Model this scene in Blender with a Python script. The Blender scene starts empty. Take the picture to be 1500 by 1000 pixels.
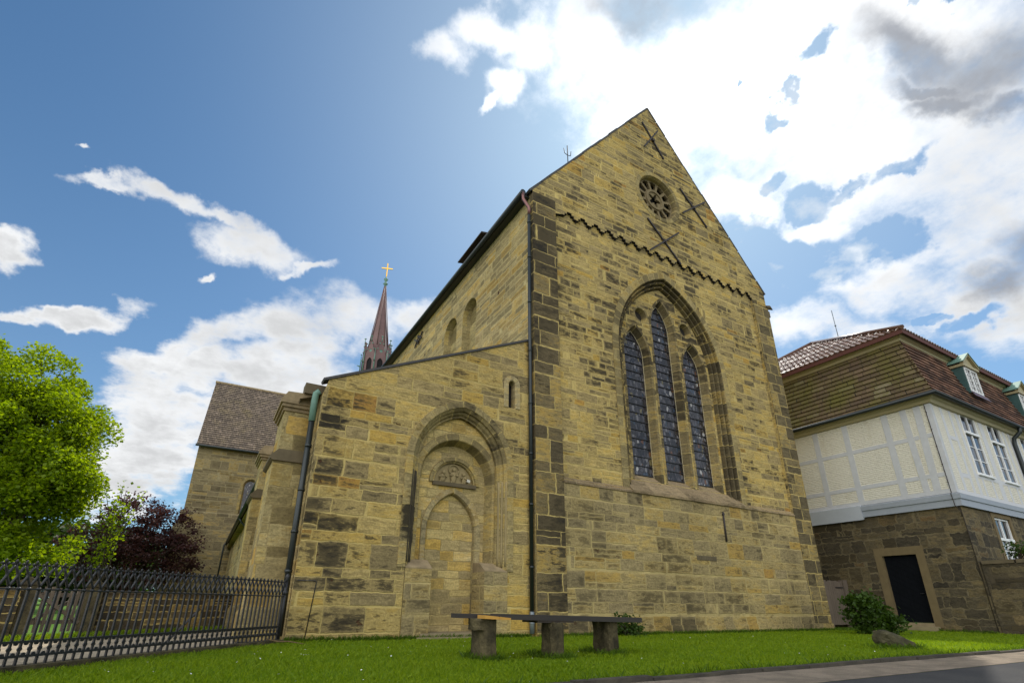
import bpy, bmesh, math, random
import numpy as np
from mathutils import Vector, Matrix
R = math.radians
PI = math.pi
random.seed(7)
rng = np.random.default_rng(11)
sc = bpy.context.scene
col = sc.collection

# ------------------------------------------------------------------ camera
cam = bpy.data.cameras.new('camera')
camo = bpy.data.objects.new('camera', cam)
col.objects.link(camo)
sc.camera = camo
cam.sensor_width = 36
cam.lens = 742.5 / 1500 * 36
cam.shift_x = 10.5 / 1500
cam.shift_y = 94.2 / 1500
cam.clip_start, cam.clip_end = 0.05, 3000
YAW, PITCH, ROLL = .512017, .372076, .0124634
_f = Vector((math.sin(YAW) * math.cos(PITCH), math.cos(YAW) * math.cos(PITCH), math.sin(PITCH)))
_r = Vector((math.cos(YAW), -math.sin(YAW), 0))
_u = _r.cross(_f)
_r2 = _r * math.cos(ROLL) + _u * math.sin(ROLL)
_u2 = _u * math.cos(ROLL) - _r * math.sin(ROLL)
camo.matrix_world = Matrix(((_r2.x, _u2.x, -_f.x, 0), (_r2.y, _u2.y, -_f.y, 0), (_r2.z, _u2.z, -_f.z, .75), (0, 0, 0, 1)))

sc.view_settings.view_transform = 'Standard'
sc.view_settings.look = 'None'
sc.view_settings.exposure = EXPOSURE = 0.0
sc.view_settings.gamma = 1
sc.cycles.max_bounces = 6
sc.cycles.transparent_max_bounces = 6

SUN_EL, SUN_AZ = R(50.5), R(50.5)

# ------------------------------------------------------------------ node helper
class G:
    def __init__(s, nt): s.nt = nt
    def n(s, t, **kw):
        nd = s.nt.nodes.new(t)
        for k, v in kw.items(): setattr(nd, k, v)
        return nd
    def put(s, sock, v):
        if v is None: return
        if hasattr(v, 'is_output') or isinstance(v, bpy.types.NodeSocket): s.nt.links.new(v, sock)
        else:
            if sock.type == 'RGBA' and len(v) == 3: v = (*v, 1)
            sock.default_value = v
    def m(s, op, *a, clamp=False):
        nd = s.n('ShaderNodeMath', operation=op, use_clamp=clamp)
        for i, v in enumerate(a): s.put(nd.inputs[i], v)
        return nd.outputs[0]
    def v(s, op, *a, scale=None):
        nd = s.n('ShaderNodeVectorMath', operation=op)
        for i, v in enumerate(a): s.put(nd.inputs[i], v)
        if scale is not None: s.put(nd.inputs['Scale'], scale)
        return nd.outputs['Value'] if op in ('LENGTH', 'DOT_PRODUCT', 'DISTANCE') else nd.outputs['Vector']
    def xyz(s, x=0., y=0., z=0.):
        nd = s.n('ShaderNodeCombineXYZ')
        for i, v in enumerate((x, y, z)): s.put(nd.inputs[i], v)
        return nd.outputs[0]
    def sep(s, v):
        nd = s.n('ShaderNodeSeparateXYZ'); s.put(nd.inputs[0], v); return nd.outputs
    def noise(s, vec=None, scale=1., detail=2., rough=.5, dim='3D', w=None, color=False, dist=0.):
        nd = s.n('ShaderNodeTexNoise', noise_dimensions=dim)
        if vec is not None: s.put(nd.inputs['Vector'], vec)
        if w is not None: s.put(nd.inputs['W'], w)
        s.put(nd.inputs['Scale'], scale); s.put(nd.inputs['Detail'], detail); s.put(nd.inputs['Roughness'], rough)
        s.put(nd.inputs['Distortion'], dist)
        return nd.outputs['Color'] if color else nd.outputs['Fac']
    def white(s, vec=None, dim='3D', w=None):
        nd = s.n('ShaderNodeTexWhiteNoise', noise_dimensions=dim)
        if vec is not None: s.put(nd.inputs['Vector'], vec)
        if w is not None: s.put(nd.inputs['W'], w)
        return nd.outputs['Value']
    def ramp(s, fac, stops, interp='LINEAR'):
        nd = s.n('ShaderNodeValToRGB'); cr = nd.color_ramp; cr.interpolation = interp
        while len(cr.elements) < len(stops): cr.elements.new(.5)
        for e, (p, c) in zip(cr.elements, stops):
            e.position = p; e.color = (*c, 1) if len(c) == 3 else c
        s.put(nd.inputs[0], fac)
        return nd.outputs[0]
    def mix(s, fac, a, b, blend='MIX'):
        nd = s.n('ShaderNodeMix', data_type='RGBA', blend_type=blend)
        s.put(nd.inputs[0], fac); s.put(nd.inputs[6], a); s.put(nd.inputs[7], b)
        return nd.outputs[2]
    def fmix(s, fac, a, b):
        nd = s.n('ShaderNodeMix', data_type='FLOAT')
        s.put(nd.inputs[0], fac); s.put(nd.inputs[2], a); s.put(nd.inputs[3], b)
        return nd.outputs[0]
    def smooth(s, x, a, b, lo=0., hi=1.):
        nd = s.n('ShaderNodeMapRange', interpolation_type='SMOOTHSTEP')
        for i, v in enumerate((x, a, b, lo, hi)): s.put(nd.inputs[i], v)
        return nd.outputs[0]
    def mapping(s, vec, loc=(0, 0, 0), rot=(0, 0, 0), scale=(1, 1, 1), t='POINT'):
        nd = s.n('ShaderNodeMapping', vector_type=t)
        s.put(nd.inputs[0], vec)
        if t != 'VECTOR' and 'Location' in nd.inputs: s.put(nd.inputs['Location'], loc)
        s.put(nd.inputs['Rotation'], rot); s.put(nd.inputs['Scale'], scale)
        return nd.outputs[0]

# ------------------------------------------------------------------ world: daylight sky with broken clouds
CLOUDS = [(-1.1249, -0.4616, -0.074, 0.0756, 0.0371), (-1.1078, -0.3341, -0.1151, 0.1037, 0.0486), (-1.0877, -0.1956, -0.1821, 0.1093, 0.0638), (-1.0519, -0.1491, -0.2816, 0.1049, 0.0582), (-1.0097, -0.2189, -0.4459, 0.0905, 0.046), (-0.9776, -0.2042, -0.5356, 0.0589, 0.0256), (-1.1929, -0.2278, -0.0242, 0.1297, 0.0716), (-1.1729, -0.1723, -0.1545, 0.1262, 0.0818), (-1.2659, -0.2268, 0.0746, 0.0622, 0.0656), (-1.3418, -0.1694, 0.0697, 0.0728, 0.0881), (-1.3988, -0.1447, 0.1255, 0.0505, 0.0788), (-1.2886, -0.1877, 0.0223, 0.0771, 0.091), (-1.2076, -0.183, -0.0972, 0.0765, 0.0436), (-0.9039, -0.4121, -0.0114, 0.0445, 0.0132), (-0.9235, -0.247, 0.0468, 0.0502, 0.0222), (-0.9437, 0.0454, 0.1954, 0.0524, 0.0216), (-0.9378, 0.1983, 0.2375, 0.0564, 0.018), (-0.9782, -0.0667, 0.0014, 0.0859, 0.0309), (-0.9861, -0.1064, -0.1291, 0.0491, 0.0119), (-0.9414, 0.0636, 0.376, 0.0124, 0.0067), (-1.0173, -0.3079, -0.0766, 0.0196, 0.0088), (-1.0776, -0.3489, 0.1848, 0.0293, 0.025), (-1.0918, -0.513, 0.0147, 0.0708, 0.0168), (-1.1633, -0.3698, 0.1613, 0.0355, 0.0135), (-0.5901, 0.0104, -0.2678, 0.042, 0.0462), (-0.5479, -0.0477, -0.4945, 0.0802, 0.0358), (-0.6323, -0.0157, -0.5135, 0.0386, 0.0365), (-0.662, 0.1136, -0.3246, 0.0115, 0.0286), (-0.5663, 0.0163, -0.5343, 0.0759, 0.0527), (-0.6678, 0.268, -0.731, 0.3018, 0.177), (-0.7999, 0.429, -0.9311, 0.2439, 0.1453), (-0.6151, 0.4108, -0.7988, 0.2728, 0.0806), (-0.5936, -0.0609, -0.8447, 0.1027, 0.1047), (-0.9862, 0.4365, -1.0984, 0.0931, 0.1109), (-0.7359, 0.1813, -0.6886, 0.1676, 0.1038), (-1.0911, 0.2284, -0.947, 0.0476, 0.0419), (-1.0532, 0.3238, -1.043, 0.1045, 0.0484), (-1.1287, 0.3625, -1.1779, 0.0852, 0.0769), (-0.9287, 0.3373, -0.9466, 0.0554, 0.0312), (-0.6961, 0.5927, -0.4203, 0.0804, 0.0612), (-0.8507, 0.416, -0.7398, 0.0739, 0.0379), (-1.1238, 0.3563, -1.164, 0.0948, 0.0681), (-1.1023, 0.2458, -0.9848, 0.1187, 0.0387)]
HOLES = [(-0.6958, -0.1622, -1.4305, 0.0274, 0.0166), (-0.7099, -0.3703, -1.5493, 0.0216, 0.0127), (-0.6683, 0.2799, -0.7399, 0.008, 0.0046), (-0.6355, 0.4403, -0.6603, 0.0097, 0.0138), (-1.0239, 0.1876, -1.1527, 0.042, 0.0411), (-0.9176, -0.1313, -1.4111, 0.0424, 0.0129), (-0.9253, -0.0349, -1.2647, 0.0357, 0.0125), (-0.8757, 0.3397, -0.9088, 0.0374, 0.0307), (-0.8651, 0.4793, -0.6977, 0.1023, 0.0405), (-1.0099, 0.284, -0.9523, 0.1175, 0.0398), (-1.1654, -0.0928, -1.349, 0.0523, 0.0149), (-1.1217, 0.319, -1.1126, 0.0227, 0.0093), (-0.6105, 0.5056, -0.85, 0.0113, 0.0067), (-0.7502, -0.0931, -1.5145, 0.0082, 0.008), (-0.8391, -0.3015, -1.3786, 0.0363, 0.0155)]
GREYS = [(-0.5576, 0.1168, -0.7284, 0.1085, 0.0359), (-0.6081, 0.5668, -0.7265, 0.1017, 0.0337), (-0.7564, 0.4585, -1.0168, 0.0794, 0.0487), (-0.8362, 0.3089, -1.1294, 0.0409, 0.0178), (-0.7324, 0.6195, -0.8695, 0.0507, 0.0158), (-1.0902, 0.0063, -1.394, 0.0321, 0.0558), (-1.1145, 0.1799, -1.2678, 0.0518, 0.0327), (-1.0056, 0.4627, -1.1432, 0.0262, 0.0355), (-0.7372, 0.4771, -0.9202, 0.0526, 0.0168)]

def build_world():
    w = bpy.data.worlds.new('World'); sc.world = w; w.use_nodes = True
    nt = w.node_tree; g = G(nt); nt.nodes.clear()
    d = g.n('ShaderNodeTexCoord').outputs['Generated']
    sky = g.n('ShaderNodeTexSky', sky_type='NISHITA', sun_disc=False, sun_elevation=SUN_EL, sun_rotation=SUN_AZ)
    sky.air_density, sky.dust_density, sky.ozone_density = 1.0, .6, 3.0
    blue = g.v('SCALE', sky.outputs[0], scale=.1)
    blue = g.v('MULTIPLY', blue, (.58, .96, 1.12))
    x, y, z = g.sep(d)
    den = g.m('MAXIMUM', g.m('ADD', z, .22), .05)
    p = g.xyz(g.m('DIVIDE', x, den), g.m('DIVIDE', y, den), 0.)
    n1 = g.noise(p, 6.0, 9, .60)
    n2 = g.noise(g.v('ADD', p, (7.3, 2.1, 0)), 2.2, 4, .55)
    nz = g.m('ADD', g.m('MULTIPLY', n1, .7), g.m('MULTIPLY', n2, .3))
    n4 = g.noise(g.v('ADD', p, (1.7, 4.4, 0)), 21., 6, .65)
    nz = g.m('ADD', g.m('SUBTRACT', nz, .5), g.m('MULTIPLY', g.m('SUBTRACT', n4, .5), .28))
    warp = g.v('SUBTRACT', g.noise(d, 7., 6, .58, color=True), (.5, .5, .5))
    dw = g.v('ADD', d, g.v('SCALE', warp, scale=.16))
    def blobs(L):
        acc = None
        for rx, ry, rz, a, b in L:
            q = g.mapping(dw, rot=(rx, ry, rz), scale=(a, b, 1e3), t='TEXTURE')
            s = g.m('SUBTRACT', 1., g.v('LENGTH', q))
            # only the half of the sky the blob sits in
            acc = s if acc is None else g.m('SMOOTH_MAX', acc, s, .18)
        return acc
    W = blobs(CLOUDS)
    H = g.m('MAXIMUM', blobs(HOLES), 0.)
    Gm = blobs(GREYS)
    W = g.m('MAXIMUM', W, -.55)
    W = g.m('MINIMUM', W, .6)
    # unseen white cloud added behind the camera to light the facade from the front
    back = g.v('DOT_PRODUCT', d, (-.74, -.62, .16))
    back_fill = g.smooth(back, .0, .55)
    side_fill = g.smooth(g.v('DOT_PRODUCT', d, (.62, -.74, .26)), .55, .92)  # second unseen cloud, added for front light and white window reflections
    W = g.m('ADD', W, g.m('MULTIPLY', g.m('MAXIMUM', back_fill, g.m('MULTIPLY', side_fill, .62)), 1.2))
    W = g.m('SUBTRACT', W, g.m('MULTIPLY', H, 1.55))
    sdir = (math.sin(SUN_AZ) * math.cos(SUN_EL), math.cos(SUN_AZ) * math.cos(SUN_EL), math.sin(SUN_EL))
    sd = g.v('DOT_PRODUCT', d, sdir)
    near = g.smooth(sd, .55, .85)
    dens = g.m('ADD', W, g.m('MULTIPLY', nz, g.fmix(near, 2.6, 2.1)))
    cov = g.smooth(dens, -.15, g.fmix(near, .55, .80))
    # cloud brightness: brilliant near the sun, grey where thick
    glow = g.m('POWER', g.m('MAXIMUM', sd, 0.), 14.)
    n3 = g.noise(g.v('ADD', p, (3.1, 9.2, 0)), 4.5, 6, .55)
    thick = g.smooth(g.m('ADD', dens, g.m('MULTIPLY', g.m('SUBTRACT', n3, .5), 1.6)), .15, 1.1)
    grey = g.smooth(g.m('ADD', Gm, g.m('MULTIPLY', nz, 1.0)), -.35, .80)
    lum = g.fmix(thick, .98, .68)
    lum = g.m('ADD', lum, g.m('MULTIPLY', glow, .75))
    lum = g.m('ADD', lum, g.m('MULTIPLY', back_fill, BACK_FILL))  # added cloud behind the camera brightened to act as fill light
    cl = g.v('SCALE', (.97, .985, 1.0), scale=lum)
    cl = g.mix(g.m('MULTIPLY', grey, .88), cl, (.31, .335, .385))
    # thin veil near the sun
    veil = g.m('ADD', g.m('MULTIPLY', g.m('POWER', g.m('MAXIMUM', sd, 0.), 8.), .50), g.m('MULTIPLY', g.m('POWER', g.m('SUBTRACT', 1., g.m('ABSOLUTE', z)), 2.), .28))
    wisp = g.smooth(g.m('ADD', n2, g.m('MULTIPLY', g.m('SUBTRACT', n1, .5), 1.5)), .38, .70)
    right = g.v('DOT_PRODUCT', d, (math.cos(SUN_AZ), -math.sin(SUN_AZ), 0.))
    wisp = g.m('MULTIPLY', wisp, g.m('MULTIPLY', g.smooth(sd, .72, .93), g.smooth(right, -.02, .12)))
    base = g.mix(g.m('MAXIMUM', veil, g.m('MULTIPLY', wisp, .95)), blue, (.66, .77, .90))
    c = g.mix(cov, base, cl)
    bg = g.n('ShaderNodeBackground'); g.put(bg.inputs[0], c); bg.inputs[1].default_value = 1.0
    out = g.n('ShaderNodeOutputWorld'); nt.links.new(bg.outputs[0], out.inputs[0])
BACK_FILL = 1.15
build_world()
sun = bpy.data.lights.new('sun', 'SUN'); sun.energy = 4.0; sun.angle = R(.53); sun.color = (1, .95, .86)
suno = bpy.data.objects.new('sun', sun); col.objects.link(suno)
suno.rotation_euler = Vector((math.sin(SUN_AZ) * math.cos(SUN_EL), math.cos(SUN_AZ) * math.cos(SUN_EL), math.sin(SUN_EL))).to_track_quat('Z', 'Y').to_euler()

# ------------------------------------------------------------------ mesh helpers
def link(o, parent=None, kind=None, label=None, cat=None, group=None):
    col.objects.link(o)
    if parent is not None: o.parent = parent
    if kind: o['kind'] = kind
    if label: o['label'] = label
    if cat: o['category'] = cat
    if group: o['group'] = group
    return o
def thing(name, label, cat, loc=(0, 0, 0), rotz=0., group=None):
    o = bpy.data.objects.new(name, None); o.empty_display_size = .2
    o.location = loc; o.rotation_euler = (0, 0, rotz)
    return link(o, None, None, label, cat, group)
def tag(o, label, cat, group=None):
    o['label'] = label; o['category'] = cat
    if group: o['group'] = group
    return o

class MB:
    """collects geometry for ONE mesh object"""
    def __init__(s): s.v = []; s.f = []; s.uv = {}; s.sm = set()
    def add(s, vs, fs, uvs=None, smooth=False):
        b = len(s.v); s.v += [tuple(map(float, p)) for p in vs]
        for k, f in enumerate(fs):
            if uvs is not None: s.uv[len(s.f)] = [uvs[i] for i in f]
            if smooth: s.sm.add(len(s.f))
            s.f.append(tuple(i + b for i in f))
        return s
    def box(s, x0, x1, y0, y1, z0, z1):
        vs = [(x, y, z) for z in (z0, z1) for y in (y0, y1) for x in (x0, x1)]
        return s.add(vs, [(0, 2, 3, 1), (4, 5, 7, 6), (0, 1, 5, 4), (2, 6, 7, 3), (0, 4, 6, 2), (1, 3, 7, 5)])
    def obox(s, c, ax, ay, az):
        """box about c with half-axis vectors"""
        c, ax, ay, az = map(Vector, (c, ax, ay, az))
        vs = [c + ax * i + ay * j + az * k for k in (-1, 1) for j in (-1, 1) for i in (-1, 1)]
        return s.add(vs, [(0, 2, 3, 1), (4, 5, 7, 6), (0, 1, 5, 4), (2, 6, 7, 3), (0, 4, 6, 2), (1, 3, 7, 5)])
    def beam(s, a, b, w, h, up=(0, 0, 1)):
        a, b = Vector(a), Vector(b); d = (b - a); L = d.length; d.normalize()
        side = d.cross(Vector(up));
        if side.length < 1e-4: side = d.cross(Vector((1, 0, 0)))
        side.normalize(); u = side.cross(d)
        return s.obox((a + b) / 2, d * L / 2, side * w / 2, u * h / 2)
    def quad(s, a, b, c, d, uv=None): return s.add([a, b, c, d], [(0, 1, 2, 3)], uv)
    def prism(s, poly, f0, f1):
        """poly: list of 2D pts, f0/f1 map (a,b)->3D for the two ends"""
        n = len(poly)
        vs = [f0(*p) for p in poly] + [f1(*p) for p in poly]
        fs = [tuple(range(n - 1, -1, -1)), tuple(range(n, 2 * n))] + [(i, (i + 1) % n, n + (i + 1) % n, n + i) for i in range(n)]
        return s.add(vs, fs)
    def tube(s, pts, r, n=8, cap=True, smooth=True):
        pts = [Vector(p) for p in pts]; rs = r if isinstance(r, (list, tuple)) else [r] * len(pts)
        vs = []; prev = None
        for i, p in enumerate(pts):
            d = (pts[min(i + 1, len(pts) - 1)] - pts[max(i - 1, 0)]).normalized()
            if prev is None:
                a = d.cross(Vector((0, 0, 1)))
                if a.length < .1: a = d.cross(Vector((1, 0, 0)))
            else: a = prev - d * prev.dot(d)
            a.normalize(); prev = a; b = d.cross(a)
            vs += [p + (a * math.cos(2 * PI * k / n) + b * math.sin(2 * PI * k / n)) * rs[i] for k in range(n)]
        m = len(pts)
        s.add(vs, [(i * n + k, i * n + (k + 1) % n, (i + 1) * n + (k + 1) % n, (i + 1) * n + k) for i in range(m - 1) for k in range(n)], smooth=smooth)
        if cap:
            b = len(s.v) - m * n
            s.f.append(tuple(b + k for k in range(n - 1, -1, -1))); s.f.append(tuple(b + (m - 1) * n + k for k in range(n)))
        return s
    def lathe(s, prof, c, n=12, smooth=True):
        vs = [(c[0] + r * math.cos(2 * PI * k / n), c[1] + r * math.sin(2 * PI * k / n), c[2] + z) for r, z in prof for k in range(n)]
        return s.add(vs, [(i * n + k, i * n + (k + 1) % n, (i + 1) * n + (k + 1) % n, (i + 1) * n + k) for i in range(len(prof) - 1) for k in range(n)], smooth=smooth)
    def fill(s, loops, to3):
        """planar face with holes; loops: list of 2D point lists (outer first)"""
        bm = bmesh.new(); es = []
        for lp in loops:
            vs = [bm.verts.new((p[0], p[1], 0)) for p in lp]
            for i in range(len(vs)): es.append(bm.edges.new((vs[i], vs[(i + 1) % len(vs)])))
        bmesh.ops.triangle_fill(bm, use_beauty=True, use_dissolve=False, edges=es, normal=(0, 0, 1))
        bm.verts.index_update()
        s.add([to3(v.co.x, v.co.y) for v in bm.verts], [tuple(v.index for v in f.verts) for f in bm.faces])
        bm.free(); return s
    def strip(s, rows, to3=None, closed=False, uv=True):
        """rows: equal-length lists of 3D points; faces between consecutive rows. uv=(across, along)"""
        n = len(rows[0]); vs = []; uvs = []
        mid = rows[len(rows) // 2]; al = [0.]
        for i in range(1, n): al.append(al[-1] + (Vector(mid[i]) - Vector(mid[i - 1])).length)
        ac = 0.
        for j, r in enumerate(rows):
            if j: ac += (Vector(r[n // 3]) - Vector(rows[j - 1][n // 3])).length
            vs += r; uvs += [(ac, al[i]) for i in range(n)]
        fs = []
        for j in range(len(rows) - 1):
            for i in range(n - (0 if closed else 1)):
                k = (i + 1) % n
                fs.append((j * n + i, j * n + k, (j + 1) * n + k, (j + 1) * n + i))
        return s.add(vs, fs, uvs if uv else None)
    def build(s, name, mat, parent=None, **kw):
        me = bpy.data.meshes.new(name); me.from_pydata(s.v, [], s.f)
        if s.uv:
            ul = me.uv_layers.new(name='UVMap').data
            for p in me.polygons:
                u = s.uv.get(p.index)
                if u:
                    for li, c in zip(p.loop_indices, u): ul[li].uv = c
        if s.sm:
            for i in s.sm: me.polygons[i].use_smooth = True
        me.materials.append(mat)
        return link(bpy.data.objects.new(name, me), parent, **kw)

def fastmesh(name, V, F, mat, parent=None, **kw):
    """V: (n,3) array, F: (m,k) array"""
    me = bpy.data.meshes.new(name); V = np.asarray(V, np.float32); F = np.asarray(F, np.int32)
    m, k = F.shape
    me.vertices.add(len(V)); me.vertices.foreach_set('co', V.ravel())
    me.loops.add(m * k); me.loops.foreach_set('vertex_index', F.ravel())
    me.polygons.add(m); me.polygons.foreach_set('loop_start', np.arange(0, m * k, k, dtype=np.int32))
    me.update(calc_edges=True); me.materials.append(mat)
    return link(bpy.data.objects.new(name, me), parent, **kw)

def arch(c, z0, zs, hw, rise, d=0., n=12):
    """pointed (or round, rise==hw) arch outline from left foot over the crown to the right foot, inset by d"""
    Rr = (hw * hw + rise * rise) / (2 * hw)
    a1 = math.acos(max(-1, min(1, (Rr - hw) / (Rr - d))))
    L = [(c - hw + d, z0)]
    for i in range(n + 1):
        # left arc: centre (c-hw+Rr, zs); angle runs from pi down to pi - phi where cos(phi)=(Rr-hw)/(Rr-d)
        phi = a1 * i / n
        L.append((c - hw + Rr - (Rr - d) * math.cos(phi), zs + (Rr - d) * math.sin(phi)))
    Rt = [(2 * c - x, z) for x, z in L[:-1]][::-1]
    return L + Rt
def circ(c, z, r, n=24): return [(c + r * math.cos(2 * PI * k / n), z + r * math.sin(2 * PI * k / n)) for k in range(n)]
def at_y(y): return lambda a, b: (a, y, b)
def at_x(x): return lambda a, b: (x, a, b)

# ------------------------------------------------------------------ materials
def new_mat(name):
    m = bpy.data.materials.new(name); m.use_nodes = True
    nt = m.node_tree; g = G(nt)
    return m, nt, g, nt.nodes['Principled BSDF']
def simple(name, c, rough=.6, metal=0., var=.15, scale=8., bump=0., bscale=40., spec=.4):
    m, nt, g, b = new_mat(name)
    P = g.n('ShaderNodeTexCoord').outputs['Object']
    f = g.noise(P, scale, 5, .6)
    k = g.m('ADD', 1 - var, g.m('MULTIPLY', f, 2 * var))
    g.put(b.inputs['Base Color'], g.v('SCALE', c, scale=k))
    b.inputs['Roughness'].default_value = rough; b.inputs['Metallic'].default_value = metal
    b.inputs['Specular IOR Level'].default_value = spec
    if bump:
        bp = g.n('ShaderNodeBump'); bp.inputs['Strength'].default_value = bump; bp.inputs['Distance'].default_value = .01
        g.put(bp.inputs['Height'], g.noise(P, bscale, 4, .6)); g.put(b.inputs['Normal'], bp.outputs[0])
    return m

STONE = [(0., (.24, .185, .088)), (.25, (.33, .25, .108)), (.55, (.395, .295, .112)), (.85, (.445, .33, .118)), (.96, (.42, .28, .075)), (1., (.34, .18, .055))]
GOLD = [(0., (.31, .245, .12)), (.25, (.40, .31, .14)), (.55, (.49, .38, .155)), (.8, (.50, .33, .085)), (1., (.56, .45, .22))]
DARK = [(0., (.085, .067, .038)), (.4, (.13, .10, .054)), (.75, (.19, .147, .07)), (1., (.30, .23, .10))]
PALE = [(0., (.22, .18, .10)), (.5, (.34, .275, .14)), (1., (.44, .36, .20))]
RUBBLE = [(0., (.045, .038, .026)), (.4, (.075, .062, .04)), (.75, (.105, .086, .052)), (.95, (.14, .112, .062)), (1., (.13, .085, .045))]

def masonry(name, pal=STONE, h=.33, L=.75, wob=.95, mortar=(.55, .42, .155), mw=.0155, stain=.32, streak=1., uv=False, rough_joint=.014, holes=.5, split=.8, seed=0., spots=(), warmth=.55, block=.48):
    m, nt, g, b = new_mat(name)
    if uv:
        s = g.sep(g.n('ShaderNodeUVMap').outputs[0]); u0, v0 = s[0], s[1]
        P = g.n('ShaderNodeNewGeometry').outputs['Position']
    else:
        geo = g.n('ShaderNodeNewGeometry'); P = geo.outputs['Position']
        N = g.sep(g.v('ABSOLUTE', geo.outputs['True Normal'])); X = g.sep(P)
        side = g.m('GREATER_THAN', N[0], N[1]); flat = g.m('GREATER_THAN', N[2], .93)
        u0 = g.fmix(side, X[0], X[1]); v0 = g.fmix(flat, X[2], g.m('ADD', g.fmix(side, X[1], X[0]), 3.3))
    # joints wander a little
    wn = g.sep(g.noise(P, 5., 2, .5, color=True))
    u1 = g.m('ADD', g.m('ADD', u0, 40. + seed), g.m('MULTIPLY', g.m('SUBTRACT', wn[0], .5), rough_joint * 5))
    v1 = g.m('ADD', g.m('ADD', v0, 20. + seed), g.m('MULTIPLY', g.m('SUBTRACT', wn[1], .5), rough_joint * 5))
    nv = g.noise(dim='1D', w=g.m('ADD', v1, seed * 3.1), scale=1.15, detail=1.)
    vv = g.m('ADD', g.m('DIVIDE', v1, h), g.m('MULTIPLY', nv, wob * 2.2))
    row = g.m('FLOOR', vv); fv = g.m('FRACT', vv)
    r1 = g.white(dim='1D', w=g.m('ADD', row, seed))
    nu = g.noise(g.xyz(g.m('MULTIPLY', u1, 1. / L), g.m('MULTIPLY', row, 7.37), 0.), 1.1, 1., dim='2D')
    uu = g.m('ADD', g.m('ADD', g.m('MULTIPLY', g.m('DIVIDE', u1, L), g.m('ADD', .72, g.m('MULTIPLY', r1, .6))), g.m('MULTIPLY', r1, 31.7)), g.m('MULTIPLY', nu, wob * 1.5))
    colm = g.m('FLOOR', uu); fu = g.m('FRACT', uu)
    c0 = g.white(g.xyz(colm, row, seed + .5))
    sub = g.m('GREATER_THAN', c0, split)
    f2 = g.m('MULTIPLY', fv, 2.)
    fvv = g.fmix(sub, fv, g.m('FRACT', f2)); half = g.m('MULTIPLY', g.m('FLOOR', f2), g.m('MULTIPLY', sub, .37))
    cid = g.xyz(colm, g.m('ADD', row, half), seed)
    ca = g.white(cid); cb = g.white(g.v('ADD', cid, (13.3, 5.7, 1.1)))
    hv = g.m('MULTIPLY', g.m('MINIMUM', fvv, g.m('SUBTRACT', 1., fvv)), g.fmix(sub, h, h * .5))
    hu = g.m('MULTIPLY', g.m('MINIMUM', fu, g.m('SUBTRACT', 1., fu)), L)
    fine = g.noise(P, 22., 4, .65)
    dist = g.m('ADD', g.m('MINIMUM', hv, hu), g.m('MULTIPLY', g.m('SUBTRACT', fine, .5), rough_joint * 1.3))
    stone = g.smooth(dist, mw * .55, mw * 1.35)
    # pointing that comes and goes
    stone = g.m('MAXIMUM', stone, g.m('MULTIPLY', g.smooth(g.noise(P, 2.3, 4, .6), .46, .66), .75))
    # per-stone colour, bedding streaks, crust
    base = g.ramp(ca, pal)
    st = g.noise(g.xyz(g.m('ADD', g.m('MULTIPLY', u1, 1.1), g.m('MULTIPLY', cb, 9.)), g.m('MULTIPLY', v1, 7.), g.m('MULTIPLY', ca, 11.)), 2.4, 6, .7)
    mot = g.noise(g.v('MULTIPLY', g.v('ADD', P, g.xyz(g.m('MULTIPLY', ca, 7.), 0., g.m('MULTIPLY', cb, 5.))), (.8, .8, 2.1)), 4.2, 7, .72)
    stc = g.smooth(st, .30, .70); motc = g.smooth(mot, .30, .70)
    k = g.m('ADD', 1. - .28 * streak, g.m('MULTIPLY', stc, .56 * streak))
    k = g.m('MULTIPLY', k, g.m('ADD', .74, g.m('MULTIPLY', motc, .52)))
    k = g.m('MULTIPLY', k, g.m('ADD', .74, g.m('MULTIPLY', g.smooth(fine, .25, .75), .52)))
    base = g.v('SCALE', base, scale=k)
    med = g.noise(P, 1.6, 4, .6); big = g.noise(g.v('MULTIPLY', P, (1., 1., .55)), .45, 5, .62)
    warm = g.smooth(g.m('ADD', motc, g.m('SUBTRACT', ca, .5)), .55, 1.3)
    base = g.mix(g.m('MULTIPLY', warm, warmth), base, (.45, .285, .05))
    # dark weathered hearts of the stones, fading towards the joints
    heart = g.smooth(dist, mw * .8, mw + .06)
    dk = g.m('ADD', g.m('ADD', g.m('MULTIPLY', stc, .42), g.m('MULTIPLY', g.smooth(mot, .36, .64), .42)), g.m('ADD', g.m('MULTIPLY', g.m('SUBTRACT', cb, .5), block), g.m('MULTIPLY', g.m('SUBTRACT', big, .5), 1.9)))
    dk = g.m('MULTIPLY', g.smooth(dk, .38, .68), g.m('ADD', .30, g.m('MULTIPLY', heart, .70)))
    base = g.mix(g.m('MULTIPLY', dk, .40 + 1.75 * stain, clamp=True), base, (.072, .056, .030))
    crust = g.m('ADD', g.m('ADD', big, g.m('MULTIPLY', g.m('SUBTRACT', cb, .5), .45)), g.m('MULTIPLY', g.m('SUBTRACT', motc, .5), .42))
    for (sx, sz, srx, srz) in spots:
        e = g.v('LENGTH', g.v('MULTIPLY', g.v('SUBTRACT', P, (sx, 0., sz)), (1. / srx, 0., 1. / srz)))
        crust = g.m('ADD', crust, g.smooth(e, .1, 1., .52, 0.))
    crust = g.m('MULTIPLY', g.smooth(crust, .62, 1.02), max(stain * 2.6, .95 if spots else 0.), clamp=True)
    base = g.mix(crust, base, (.028, .024, .017))
    if holes:
        hn = g.noise(g.v('MULTIPLY', P, (1., 1., 1.25)), 3.1, 3, .5)
        hole = g.smooth(g.m('ADD', hn, g.m('MULTIPLY', g.m('SUBTRACT', cb, .5), .12)), .735, .765)
        hole = g.m('MULTIPLY', hole, holes)
        base = g.mix(hole, base, (.055, .02, .010))
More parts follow.
